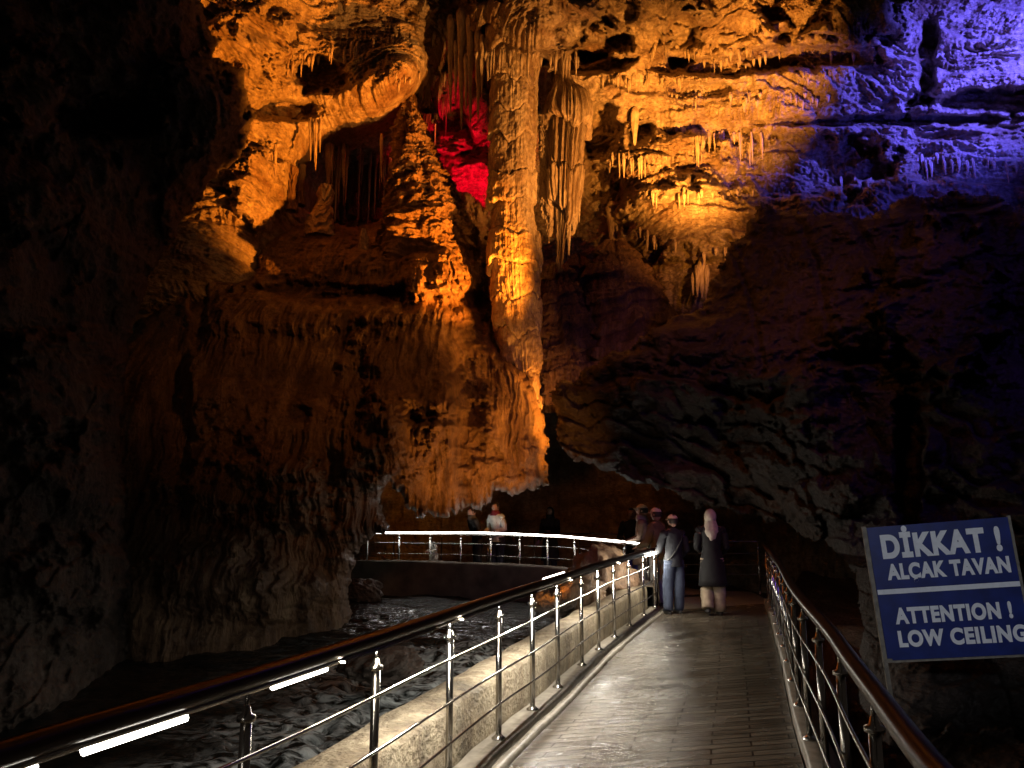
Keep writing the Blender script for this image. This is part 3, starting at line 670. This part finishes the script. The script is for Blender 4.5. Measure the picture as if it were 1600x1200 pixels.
E3 = np.array([(2.9, 16.1), (3.6, 16.2), (4.25, 16.3), (5.2, 16.4)])
er = railing('short end railing with three shining bars behind the two walkers', resample(E3, 20), [.02, 1.35, 2.25], 1.06, bars=(.40, .60, .82), rail=STEEL, rr=.016, under=False)

# light strips
def strip(parent, pts, r=.013, mat=None):
    b = bmesh.new(); tube(b, pts, r, 8); return obj('light_strip', b, mat or LED, parent)
dL = np.r_[0, np.cumsum(np.hypot(*(Ls[1:]-Ls[:-1]).T))]
def on_left(t0, t1, dz, side):
    q = off(Ls, side); return [(np.interp(t, dL, q[:, 0]), np.interp(t, dL, q[:, 1]), 1.02+dz) for t in np.linspace(t0, t1, 12)]
for y0, y1, dz, side in ((1.3, 2.12, -.058, -.004), (2.26, 2.62, -.062, -.002), (3.05, 3.40, -.058, -.004), (7.0, 7.75, .02, -.045)):
    t0 = np.interp(y0, Ls[:, 1], dL); t1 = np.interp(y1, Ls[:, 1], dL)
    strip(near, on_left(t0, t1, dz, side))
RIVER_FILL = plain('river_fill_strip', (1, 1, 1), .5, emit=(1, .95, .86), es=420)  # emission for hidden strips added to brighten the rapids
LEDC = plain('led_strip_corner', (1, 1, 1), .5, emit=(1, .93, .78), es=280)
def flat_strip(parent, pts, tilt=.08, w=.011, em=None):
    """an LED channel: steel back, light only from its downward face"""
    b = bmesh.new(); R = []
    pts = [Vector(p) for p in pts]
    for i, p in enumerate(pts):
        d = (pts[min(i+1, len(pts)-1)]-pts[max(i-1, 0)]).normalized(); a = d.cross(Vector((0, 0, 1))).normalized()
        nrm = (Vector((0, 0, -1))*math.cos(tilt)+a*math.sin(tilt)).normalized(); t = d.cross(nrm).normalized()
        R.append([b.verts.new(p+t*sx*w+nrm*q) for sx, q in ((-1, 0), (1, 0), (1, -.008), (-1, -.008))])
    for i in range(len(R)-1):
        for k in range(4):
            f = b.faces.new((R[i][k], R[i][(k+1) % 4], R[i+1][(k+1) % 4], R[i+1][k])); f.material_index = 1 if k == 0 else 0
    o = obj('light_strip', b, STEEL, parent); o.data.materials.append(em or LEDH); return o
for y0, y1 in ((3.5, 4.5), (4.9, 6.6), (7.8, 10.4), (10.5, 13.3)):
    flat_strip(near, on_left(np.interp(y0, Ls[:, 1], dL), np.interp(y1, Ls[:, 1], dL), -.053, .016))
for y0, y1 in ((4.2, 5.2), (6.0, 7.4), (9, 10)):
    flat_strip(near, on_left(np.interp(y0, Ls[:, 1], dL), np.interp(y1, Ls[:, 1], dL), -.053, -.02), -.08, .011, RIVER_FILL)  # added river-facing fill, hidden from the camera
strip(near, on_left(np.interp(12.55, Ls[:, 1], dL), np.interp(13.42, Ls[:, 1], dL), -.062, .02), .011, LEDC)
dB = np.r_[0, np.cumsum(np.hypot(*(Bs[1:]-Bs[:-1]).T))]
qB = off(Bs, -.045)
strip(far, [(x, y, 1.0+zfB(t)+.012*math.sin(t*1.3)) for (x, y), t in zip(qB, dB) if 1.0 < t < lenB-2.15], .017, LEDF)

# ------------------------------------------------------------------ river
def water_mat():
    m = bpy.data.materials.new('river_water'); t, b = nt(m); L = t.links.new
    tc = t.nodes.new('ShaderNodeTexCoord'); mp = t.nodes.new('ShaderNodeMapping'); mp.inputs['Scale'].default_value = (1.6, 3.2, 1); mp.inputs['Rotation'].default_value = (0, 0, .25)
    L(tc.outputs['Object'], mp.inputs['Vector'])
    n = t.nodes.new('ShaderNodeTexNoise'); n.inputs['Scale'].default_value = 2.6; n.inputs['Detail'].default_value = 7; n.inputs['Roughness'].default_value = .62; n.inputs['Distortion'].default_value = .8
    L(mp.outputs[0], n.inputs['Vector'])
    at_ = t.nodes.new('ShaderNodeAttribute'); at_.attribute_name = 'foam'
    r = t.nodes.new('ShaderNodeValToRGB'); r.color_ramp.elements[0].position = .42; r.color_ramp.elements[1].position = .6
    L(n.outputs['Fac'], r.inputs['Fac'])
    mu = t.nodes.new('ShaderNodeMath'); mu.operation = 'MULTIPLY'; L(r.outputs['Color'], mu.inputs[0]); L(at_.outputs['Fac'], mu.inputs[1])
    mx = t.nodes.new('ShaderNodeMix'); mx.data_type = 'RGBA'; mx.inputs[6].default_value = (.012, .014, .012, 1); mx.inputs[7].default_value = (.62, .66, .66, 1)
    L(mu.outputs[0], mx.inputs[0]); L(mx.outputs[2], b.inputs['Base Color'])
    mr = t.nodes.new('ShaderNodeMapRange'); mr.inputs['To Min'].default_value = .06; mr.inputs['To Max'].default_value = .7
    L(mu.outputs[0], mr.inputs['Value']); L(mr.outputs[0], b.inputs['Roughness'])
    bp = t.nodes.new('ShaderNodeBump'); bp.inputs['Strength'].default_value = 1; bp.inputs['Distance'].default_value = .07
    L(n.outputs['Fac'], bp.inputs['Height']); L(bp.outputs[0], b.inputs['Normal'])
    b.inputs['IOR'].default_value = 1.33; b.inputs['Specular IOR Level'].default_value = .8
    return m
wx_ = np.linspace(-16, 3.4, 560); wy_ = np.linspace(.5, 18.6, 620)
WX, WY = np.meshgrid(wx_, wy_)
rap = sstep(-4.5, -1.5, WX)*sstep(4.5, 7, WY)*(1-sstep(12.0, 13.2, WY+.3*perlin(WX, WY, 3)))
WZ = -.85+sstep(5, 12.5, WY)*.42+.10*sstep(12.5, 13.0, WY+.25*perlin(WX*.8, WY, 3))+.1*sstep(13, 18, WY)
WZ = WZ+rap*(.09*fbm(WX*1.2, WY*2.2, 4, 301)+.05*ridged(WX*1.8, WY*3, 2, 303))+(1-rap)*(.045*fbm(WX*1.1, WY*2.4, 3, 305)+.006*ridged(WX*4, WY*7, 2, 309))
Xl = np.interp(WY, Ls[:, 1], Ls[:, 0])
idx = np.arange(WX.size).reshape(WX.shape); Q = np.stack([idx[:-1, :-1], idx[:-1, 1:], idx[1:, 1:], idx[1:, :-1]], -1).reshape(-1, 4)
kp = (WX < Xl-.3) | (WY > 13.6); kp = kp.ravel()[Q].all(1)
used = np.zeros(WX.size, bool); used[Q[kp].ravel()] = True; rem = np.cumsum(used)-1
wt = mesh_np('river', np.stack([WX, WY, WZ], -1).reshape(-1, 3)[used], rem[Q[kp]], water_mat()); wt['kind'] = 'structure'
foam = np.clip(rap*(.75+.9*fbm(WX*.5, WY*.9, 3, 307)), 0, 1).ravel()[used]
at_ = wt.data.attributes.new('foam', 'FLOAT', 'POINT'); at_.data.foreach_set('value', foam.astype(np.float32))

# boulders between the wall and the bridge
def boulder(px, py, Y, r, seed, lab, mat, flat=.7):
    c = atv(px, py, Y); bm_ = bmesh.new(); bmesh.ops.create_icosphere(bm_, subdivisions=5, radius=1)
    co = np.array([v.co[:] for v in bm_.verts])
    k = 1+.30*fbm(co[:, 0]*1.1+co[:, 2], co[:, 1]*1.1+seed, 4, seed)+.12*ridged(co[:, 0]*2+co[:, 2]*1.5, co[:, 1]*2-co[:, 2], 2, seed+3)
    for v, s_ in zip(bm_.verts, k): v.co = v.co*float(s_)*r; v.co.z *= flat
    for f in bm_.faces: f.smooth = True
    o = obj('boulder', bm_, mat, None, c); o.rotation_euler = (0, 0, seed); tag(o, lab, 'rock', 'boulders at the water edge'); return o
boulder(900, 925, 12.6, .42, 3, 'brown boulder against the outside of the river wall', FLOW)
boulder(945, 905, 13.6, .5, 5, 'largest orange brown boulder below the railing corner', FLOW, .9)
boulder(915, 900, 14.2, .35, 8, 'rounded boulder behind the two larger ones at the wall', FLOW)
boulder(866, 940, 12.4, .3, 11, 'dark boulder leftmost of those beside the river wall', DARK)
boulder(565, 925, 17.5, .4, 14, 'wet rock where white water falls beside the far wall', DARK)
boulder(600, 1040, 9.8, .42, 17, 'dark wet rock breaking the rapids', DARK, .4)
# white water trickle by the far wall
b = bmesh.new(); tube(b, [(*at(563, 905, 17.9)[:2], at(563, 905, 17.9)[2]), atv(575, 909, 17.7), atv(586, 920, 17.6), atv(591, 930, 17.5)], [.05, .09, .12, .15], 12, sz=.35)
wf = obj('waterfall', b, plain('white_water', (.35, .36, .36), .4, noise=.6, nscale=14, bump=.05)); tag(wf, 'small white trickle of water falling beside the far wall', 'waterfall')

# ------------------------------------------------------------------ sign
SB = plain('sign_blue', (.006, .018, .15), .4, noise=.3, nscale=7); SW = plain('sign_white', (.78, .8, .85), .5, noise=.06, nscale=30); SF = plain('sign_frame', (.20, .18, .15), .6, .3, noise=.3, nscale=20)
TL = atv(1352, 825, 6.35); BL = atv(1390, 1032, 6.35); TR = atv(1583, 807, 6.12)
eu = TR-TL; Wd = eu.length*.935; eu.normalize(); ev = (TL-BL); Hd = ev.length; ev = (ev-ev.dot(eu)*eu).normalized(); en = eu.cross(ev).normalized()
if en.y > 0: en = -en
RM = Matrix((eu, ev, eu.cross(ev))).transposed().to_4x4(); RM.translation = (BL*.45+(TL-ev*Hd)*.55)
sign = empty('sign', (0, 0, 0), 'blue warning sign in Turkish and English about the low ceiling', 'sign'); sign.matrix_world = RM
ns = 1 if eu.cross(ev).y < 0 else -1
def sbox(name, x0, x1, y0, y1, z0, z1, mat, bev=0):
    b = bmesh.new(); bmesh.ops.create_cube(b, size=1)
    for v in b.verts: v.co = Vector(((x0+x1)/2+v.co.x*(x1-x0), (y0+y1)/2+v.co.y*(y1-y0), (z0+z1)/2+v.co.z*(z1-z0)))
    if bev: bmesh.ops.bevel(b, geom=b.edges[:], offset=bev, segments=1, affect='EDGES')
    return obj(name, b, mat, sign)
SWd = Wd*1.02
sbox('panel', 0, SWd, 0, Hd, -.012, 0, SB)
sbox('divider', .004, SWd-.002, Hd*.488, Hd*.525, .0, .004, SW)
sbox('frame', -.035, -.004, -.62, Hd+.01, -.03, .006, SF)
sbox('frame', SWd+.0, SWd+.02, -.62, Hd+.01, -.03, .004, SF)
sbox('frame', -.004, SWd, -.018, -.002, -.03, .004, SF)
sbox('clip', -.03, .03, -.012, .016, .007, .02, SF)
def text(s, x, y, size, wdt=None):
    c = bpy.data.curves.new('t', 'FONT'); c.body = s; c.size = size; c.offset = size*.05; c.extrude = .0015; c.space_character = 1.12
    t = bpy.data.objects.new('t', c); COL.objects.link(t); bpy.context.view_layer.update()
    me = bpy.data.meshes.new_from_object(t.evaluated_get(bpy.context.evaluated_depsgraph_get())); bpy.data.objects.remove(t)
    xs = [v.co.x for v in me.vertices]; x0, x1 = min(xs), max(xs)
    k = (wdt/(x1-x0)) if wdt else 1
    for v in me.vertices: v.co.x = (v.co.x-x0)*k
    me.materials.clear(); me.materials.append(SW)
    o = bpy.data.objects.new('lettering', me); COL.objects.link(o); o.parent = sign; o.location = (x, y, .003)
    o['label'] = 'white words '+s; return o
text('DİKKAT !', .085*Wd, Hd*.765, Hd*.235, Wd*.86)
text('ALÇAK TAVAN', .095*Wd, Hd*.60, Hd*.155, Wd*.88)
text('ATTENTION !', .10*Wd, Hd*.27, Hd*.155, Wd*.83)
text('LOW CEILING', .10*Wd, Hd*.10, Hd*.155, Wd*.90)

# ------------------------------------------------------------------ people
def elo(b, rings, seg=22, wr=0, seed=0, cap0=True, cap1=True):
    """loft of elliptic rings (x,y,z,rx,ry) with cloth wrinkles"""
    R = []
    for i, (x, y, z, rx, ry) in enumerate(rings):
        row = []
        for k in range(seg):
            t = 2*math.pi*k/seg
            m = 1+wr*float(perlin(math.cos(t)*2.2+seed, math.sin(t)*2.2+z*9, seed))
            row.append(b.verts.new((x+rx*m*math.cos(t), y+ry*m*math.sin(t), z)))
        R.append(row)
    for i in range(len(R)-1):
        for k in range(seg):
            f = b.faces.new((R[i][k], R[i][(k+1) % seg], R[i+1][(k+1) % seg], R[i+1][k])); f.smooth = True
    if cap0: b.faces.new(R[0][::-1])
    if cap1: b.faces.new(R[-1])
def dens(pts, n=5):
    out = []
    for i in range(len(pts)-1):
        for k in range(n):
            f = k/n; out.append(tuple(a*(1-f)+c*f for a, c in zip(pts[i], pts[i+1])))
    return out+[pts[-1]]
SKIN = plain('skin', (.45, .25, .18), .55)
def skin_body(H, arms, legs, lean=0):
    me = bpy.data.meshes.new('body'); V = []; Ed = []; Rr_ = []
    def v(p, r, par=None):
        V.append(p); Rr_.append(r*H)
        if par is not None: Ed.append((par, len(V)-1))
        return len(V)-1
    S = lambda x, y, z: (x*H, y*H, z*H)
    pel = v(S(0, 0, .53), .075); wa = v(S(0, lean*.3, .61), .066, pel); ch = v(S(0, lean*.7, .72), .078, wa)
    nb = v(S(0, lean*.95, .815), .045, ch); v(S(0, lean*1.05, .87), .034, nb)
    for s_, (el, wrp) in zip((-1, 1), arms):
        sh = v(S(.105*s_, lean*.9, .80), .034, nb); e = v(S(*el), .026, sh); w_ = v(S(*wrp), .018, e)
        d = (Vector(wrp)-Vector(el)).normalized(); sd = d.cross(Vector((0, .3, 1))).normalized()
        pm = v(S(*(Vector(wrp)+d*.03)), .020, w_)
        for q, (o_, l1) in enumerate(((-.018, .040), (-.006, .047), (.006, .044), (.018, .034))):
            a = v(S(*(Vector(wrp)+d*.052+sd*o_)), .0052, pm); c = v(S(*(Vector(wrp)+d*(.052+l1*.5)+sd*o_*1.1)), .0048, a)
            v(S(*(Vector(wrp)+d*(.052+l1)+sd*o_*1.1+Vector((0, .006, -.006)))), .0042, c)
        th_ = v(S(*(Vector(wrp)+d*.028+sd*.024)), .006, pm); v(S(*(Vector(wrp)+d*.050+sd*.034)), .005, th_)
    for s_, (kn, an) in zip((-1, 1), legs):
        hp = v(S(.052*s_, 0, .50), .056, pel); k = v(S(*kn), .036, hp); a = v(S(*an), .024, k)
        v(S(an[0], an[1]+.075, .022), .019, a)
    me.from_pydata(V, Ed, []); o = bpy.data.objects.new('body', me); COL.objects.link(o)
    md = o.modifiers.new('s', 'SKIN'); 
    if not me.skin_vertices: me.attributes.new('x', 'FLOAT', 'POINT')
    for i, r in enumerate(Rr_): me.skin_vertices[0].data[i].radius = (r, r)
    me.skin_vertices[0].data[0].use_root = True
    sb = o.modifiers.new('u', 'SUBSURF'); sb.levels = 1; sb.render_levels = 1
    bpy.context.view_layer.update()
    m2 = bpy.data.meshes.new_from_object(o.evaluated_get(bpy.context.evaluated_depsgraph_get())); bpy.data.objects.remove(o)
    return m2
def head_into(b, H, c, tilt=0):
    n0 = len(b.verts); r = bmesh.ops.create_uvsphere(b, u_segments=20, v_segments=16, radius=1)
    M = Euler((tilt, 0, 0)).to_matrix()
    for v in r['verts']:
        x, y, z = v.co
        jaw = 1-.28*max(0, -z)
        nose = .20*math.exp(-((x/.16)**2+((z+.12)/.2)**2))*(y > 0)
        sock = -.07*(math.exp(-(((abs(x)-.32)/.16)**2+((z-.08)/.12)**2)))*(y > 0)
        p = Vector((x*.048*H*jaw*(1+.0), (y+nose+sock)*.058*H*(jaw if y > 0 else 1), z*.067*H))
        v.co = M@p+Vector(c)
    for sx in (-1, 1):
        r = bmesh.ops.create_uvsphere(b, u_segments=8, v_segments=6, radius=1)
        for v in r['verts']: v.co = M@Vector((sx*.048*H+v.co.x*.006*H, v.co.y*.011*H-.002*H, v.co.z*.017*H))+Vector(c)
def person(label, loc, H, yaw, top, pants, arms=None, legs=None, lean=0, coat=.47, hat=None, hair=(.02, .015, .012), scarf=None, hijab=None, tilt=0, flare=1.0, shoe=(.03, .03, .03), group='visitors on the walkway', bag=None):
    arms = arms or (((-.145, -.01, .63), (-.15, .04, .49)), ((.145, -.01, .63), (.15, .04, .49)))
    legs = legs or (((-.055, .01, .28), (-.06, -.01, .045)), ((.055, .01, .28), (.06, -.01, .045)))
    root = empty('person', loc, label, 'person', group); root.rotation_euler = (0, 0, yaw)
    me = skin_body(H, arms, legs, lean); b = bmesh.new(); b.from_mesh(me); bpy.data.meshes.remove(me)
    hc = (0, lean*1.15*H, .925*H); head_into(b, H, hc, tilt)
    for f in b.faces: f.smooth = True
    obj('body', b, SKIN, root)
    mt = plain('cloth', top, .85, noise=.25, nscale=9, bump=.01); mp_ = plain('trouser_cloth', pants, .85, noise=.25, nscale=12, bump=.01)
    # jacket or coat
    b = bmesh.new(); L = lean*H
    ck = coat < .4
    rg = [(0, L*.0, coat*H, (.14 if ck else .104)*H, (.118 if ck else .082)*H), (0, 0, .50*H, (.112 if ck else .101)*H, (.09 if ck else .079)*H), (0, L*.3, .61*H, .088*H, .066*H), (0, L*.6, .70*H, .098*H, .072*H), (0, L*.85, .775*H, .108*H, .068*H),
          (0, L*.92, .808*H, .118*H, .060*H), (0, L*.95, .826*H, .098*H, .052*H), (0, L*.98, .842*H, .056*H, .047*H), (0, L, .858*H, .042*H, .042*H)]
    if coat > .49: rg = rg[1:]
    elo(b, dens(rg, 4), 26, .07, 3, True, True)
    for s_, (el, wr_) in zip((-1, 1), arms):
        P = [Vector((.085*s_, lean*.9, .803)), Vector((.112*s_, lean*.9, .79)), Vector(el), Vector(wr_)]
        pts = dens([tuple(p*H) for p in P], 5); rad = np.interp(np.linspace(0, 1, len(pts)), [0, .3, .6, 1], [.042*H, .045*H, .036*H, .027*H])
        rad = [r*(1+.09*math.sin(i*1.9+s_)) for i, r in enumerate(rad)]; tube(b, pts, rad, 14)
    obj('coat' if coat < .42 else 'jacket', b, mt, root)
    b = bmesh.new()
    for s_, (kn, an) in zip((-1, 1), legs):
        P = [(.048*s_*H, 0, .53*H), (.052*s_*H, 0, .47*H), tuple(Vector(kn)*H), tuple((Vector(an)+Vector((0, 0, -.012)))*H)]
        pts = dens(P, 6); rad = np.interp(np.linspace(0, 1, len(pts)), [0, .33, .66, 1], [.062*H, .060*H, .046*H*flare, .038*H*flare])
        rad = [r*(1+.06*math.sin(i*2.3+s_)) for i, r in enumerate(rad)]; tube(b, pts, rad, 16)
    obj('trousers', b, mp_, root)
    ms = plain('shoe_leather', shoe, .6)
    for s_, (kn, an) in zip((-1, 1), legs):
        b = bmesh.new(); elo(b, [(an[0]*H, an[1]*H+.03*H, z*H+an[2]*H-.045*H, rx*H, ry*H) for z, rx, ry in ((.0, .026, .075), (.010, .030, .080), (.025, .029, .074), (.04, .024, .045), (.055, .021, .028))], 16)
        obj('shoe', b, ms, root)
    hx = Vector(hc)
    M = Euler((tilt, 0, 0)).to_matrix()
    def shell(name, rx, ry, rz, cut, mat, cen=(0, 0, 0), rag=0):
        b = bmesh.new(); r = bmesh.ops.create_uvsphere(b, u_segments=24, v_segments=18, radius=1)
        dele = [v for v in b.verts if cut(v.co)]
        bmesh.ops.delete(b, geom=dele, context='VERTS')
        for v in b.verts:
            k = 1+rag*float(perlin(v.co.x*3, v.co.z*3+v.co.y*2, 5)); v.co = M@(Vector((v.co.x*rx*H*k, v.co.y*ry*H*k, v.co.z*rz*H*k))+Vector(cen)*H)+hx
        for f in b.faces: f.smooth = True
        return obj(name, b, mat, root)
    if hijab:
        mh = plain('headscarf_cloth', hijab[0], .8, noise=.18, nscale=14, bump=.012)
        shell('headscarf', .058, .066, .078, lambda c: c.y > .62 and -.75 < c.z < .55, mh, (0, -.004, 0), .03)
        b = bmesh.new(); dl = hijab[1]
        elo(b, dens([(0, lean*H-.012*H, (.925-dl)*H, .022*H, .03*H), (0, lean*H-.026*H, (.925-dl*.8)*H, .052*H, .046*H), (0, lean*H-.02*H, (.925-dl*.5)*H, .074*H, .066*H), (0, lean*H-.01*H, .84*H, .068*H, .062*H), (0, lean*H-.004*H, .89*H, .052*H, .056*H)], 5), 26, .10, 9)
        obj('scarf_drape', b, mh, root)
    else:
        shell('hair', .053, .063, .072, lambda c: (c.y > .35 and c.z < .55) or c.z < -.45, plain('hair_dark', hair, .7, noise=.3, nscale=60, bump=.01), (0, -.003, .002), .06)
    if hat:
        mh = plain('cap_cloth', hat, .8, noise=.15, nscale=20)
        c_ = shell('cap', .056, .066, .066, lambda c: c.z < .18, mh, (0, 0, .008))
        b = bmesh.new(); elo(b, [(0, .055*H, -.001*H, .040*H, .034*H), (0, .056*H, .003*H, .042*H, .036*H), (0, .055*H, .006*H, .038*H, .032*H)], 18)
        for v in b.verts: v.co = M@(v.co+Vector((0, 0, .018*H)))+hx
        obj('brim', b, mh, c_)
    if scarf:
        b = bmesh.new(); elo(b, dens([(0, L, .815*H, .075*H, .066*H), (0, L+.004*H, .84*H, .070*H, .064*H), (0, L+.006*H, .865*H, .056*H, .056*H), (0, L+.006*H, .88*H, .048*H, .05*H)], 4), 24, .14, 4)
        obj('scarf', b, plain('scarf_cloth', scarf, .85, noise=.2, nscale=18, bump=.01), root)
    if bag:
        b = bmesh.new(); pts = [(.10*H*math.sin(t)+.0, .085*H*math.cos(t), (.66+.14*math.sin(t))*H) for t in [2*math.pi*i/24 for i in range(25)]]
        tube(b, pts, .008*H, 8, cap=False); obj('shoulder_strap', b, plain('strap', (.02, .02, .02), .6), root)
    for sx in (-1, 1):
        b = bmesh.new(); bmesh.ops.create_uvsphere(b, u_segments=8, v_segments=6, radius=.0062*H)
        for v in b.verts: v.co = M@(v.co+Vector((sx*.016*H, .0535*H, .005*H)))+hx
        obj('eye', b, plain('eye_dark', (.02, .015, .012), .3) if 'eye_dark' not in bpy.data.materials else bpy.data.materials['eye_dark'], root)
    b = bmesh.new(); elo(b, [(0, .050*H, -.034*H, .013*H, .005*H), (0, .0515*H, -.031*H, .015*H, .006*H), (0, .050*H, -.028*H, .012*H, .005*H)], 10)
    for v in b.verts: v.co = M@v.co+hx
    obj('mouth', b, plain('lips', (.30, .10, .09), .5) if 'lips' not in bpy.data.materials else bpy.data.materials['lips'], root)
    return root
walk = lambda a, f: (((-.05, a, .28), (-.055, -f if a > 0 else f, .05)), ((.05, -a*.3, .27), (.055, f*.3, .045)))
rail_arms = (((-.15, .03, .64), (-.09, .16, .60)), ((.15, .03, .64), (.09, .16, .60)))
person('woman in a black knee length coat with a long pale headscarf and beige trousers', (3.30, 13.0, 0), 1.70, -.12, (.006, .006, .007), (.34, .27, .19), coat=.27, hijab=((.46, .42, .34), .28), flare=1.45,
       legs=(((-.055, .03, .28), (-.065, -.06, .075)), ((.055, .0, .28), (.058, .02, .045))), arms=(((-.14, .0, .64), (-.10, .11, .60)), ((.14, .0, .64), (.12, .10, .58))))
person('man in white cap and dark jacket with blue jeans and a shoulder strap', (2.70, 13.15, 0), 1.62, .35, (.022, .024, .03), (.045, .06, .10), hat=(.85, .7, .52), flare=1.25, bag=1,
       legs=(((-.06, .03, .28), (-.085, .0, .045)), ((.05, -.01, .28), (.055, .02, .045))), arms=(((-.15, .03, .64), (-.12, .13, .60)), ((.145, -.02, .64), (.13, .09, .55))))
person('person in grey cap and olive brown jacket behind the jeans wearer', (2.62, 14.2, 0), 1.74, .9, (.15, .11, .06), (.35, .34, .33), hat=(.6, .5, .4), arms=rail_arms)
person('person in light cap with pale patterned scarf over a brown coat', (2.55, 15.3, 0), 1.82, 1.3, (.16, .11, .08), (.4, .38, .36), hat=(.8, .78, .74), scarf=(.42, .36, .31), coat=.36, arms=rail_arms)
person('bareheaded man in black coat and faded blue jeans at the rail corner', (2.62, 17.1, 0), 1.76, 2.9, (.01, .01, .014), (.16, .20, .34), coat=.44, arms=rail_arms)
person('woman with dark hijab and dark coat holding a pale bag on the bridge', (.92, 18.9, .1), 1.70, 2.6, (.035, .018, .018), (.03, .02, .02), coat=.25, hijab=((.015, .015, .017), .2), arms=(((-.14, .03, .64), (-.08, .15, .66)), ((.145, .0, .63), (.12, .12, .53))))
person('man in white jacket with dark red scarf leaning over the bridge rail', (-.33, 18.62, .14), 1.78, 2.4, (.85, .82, .76), (.03, .03, .04), lean=.05, scarf=(.20, .02, .03), tilt=-.3, arms=rail_arms, group='visitors on the bridge')
person('dark clothed figure leaning forward beside the white jacketed man', (-.82, 18.9, .14), 1.66, 2.0, (.03, .027, .025), (.02, .02, .02), lean=.09, tilt=-.4, scarf=(.1, .09, .08), arms=rail_arms, group='visitors on the bridge')
person('small child in white clothes peering through the bridge railing', (-1.86, 18.95, .16), .98, 2.2, (.62, .6, .55), (.6, .57, .5), lean=.10, tilt=-.3, hair=(.2, .12, .08), arms=rail_arms, group='visitors on the bridge')
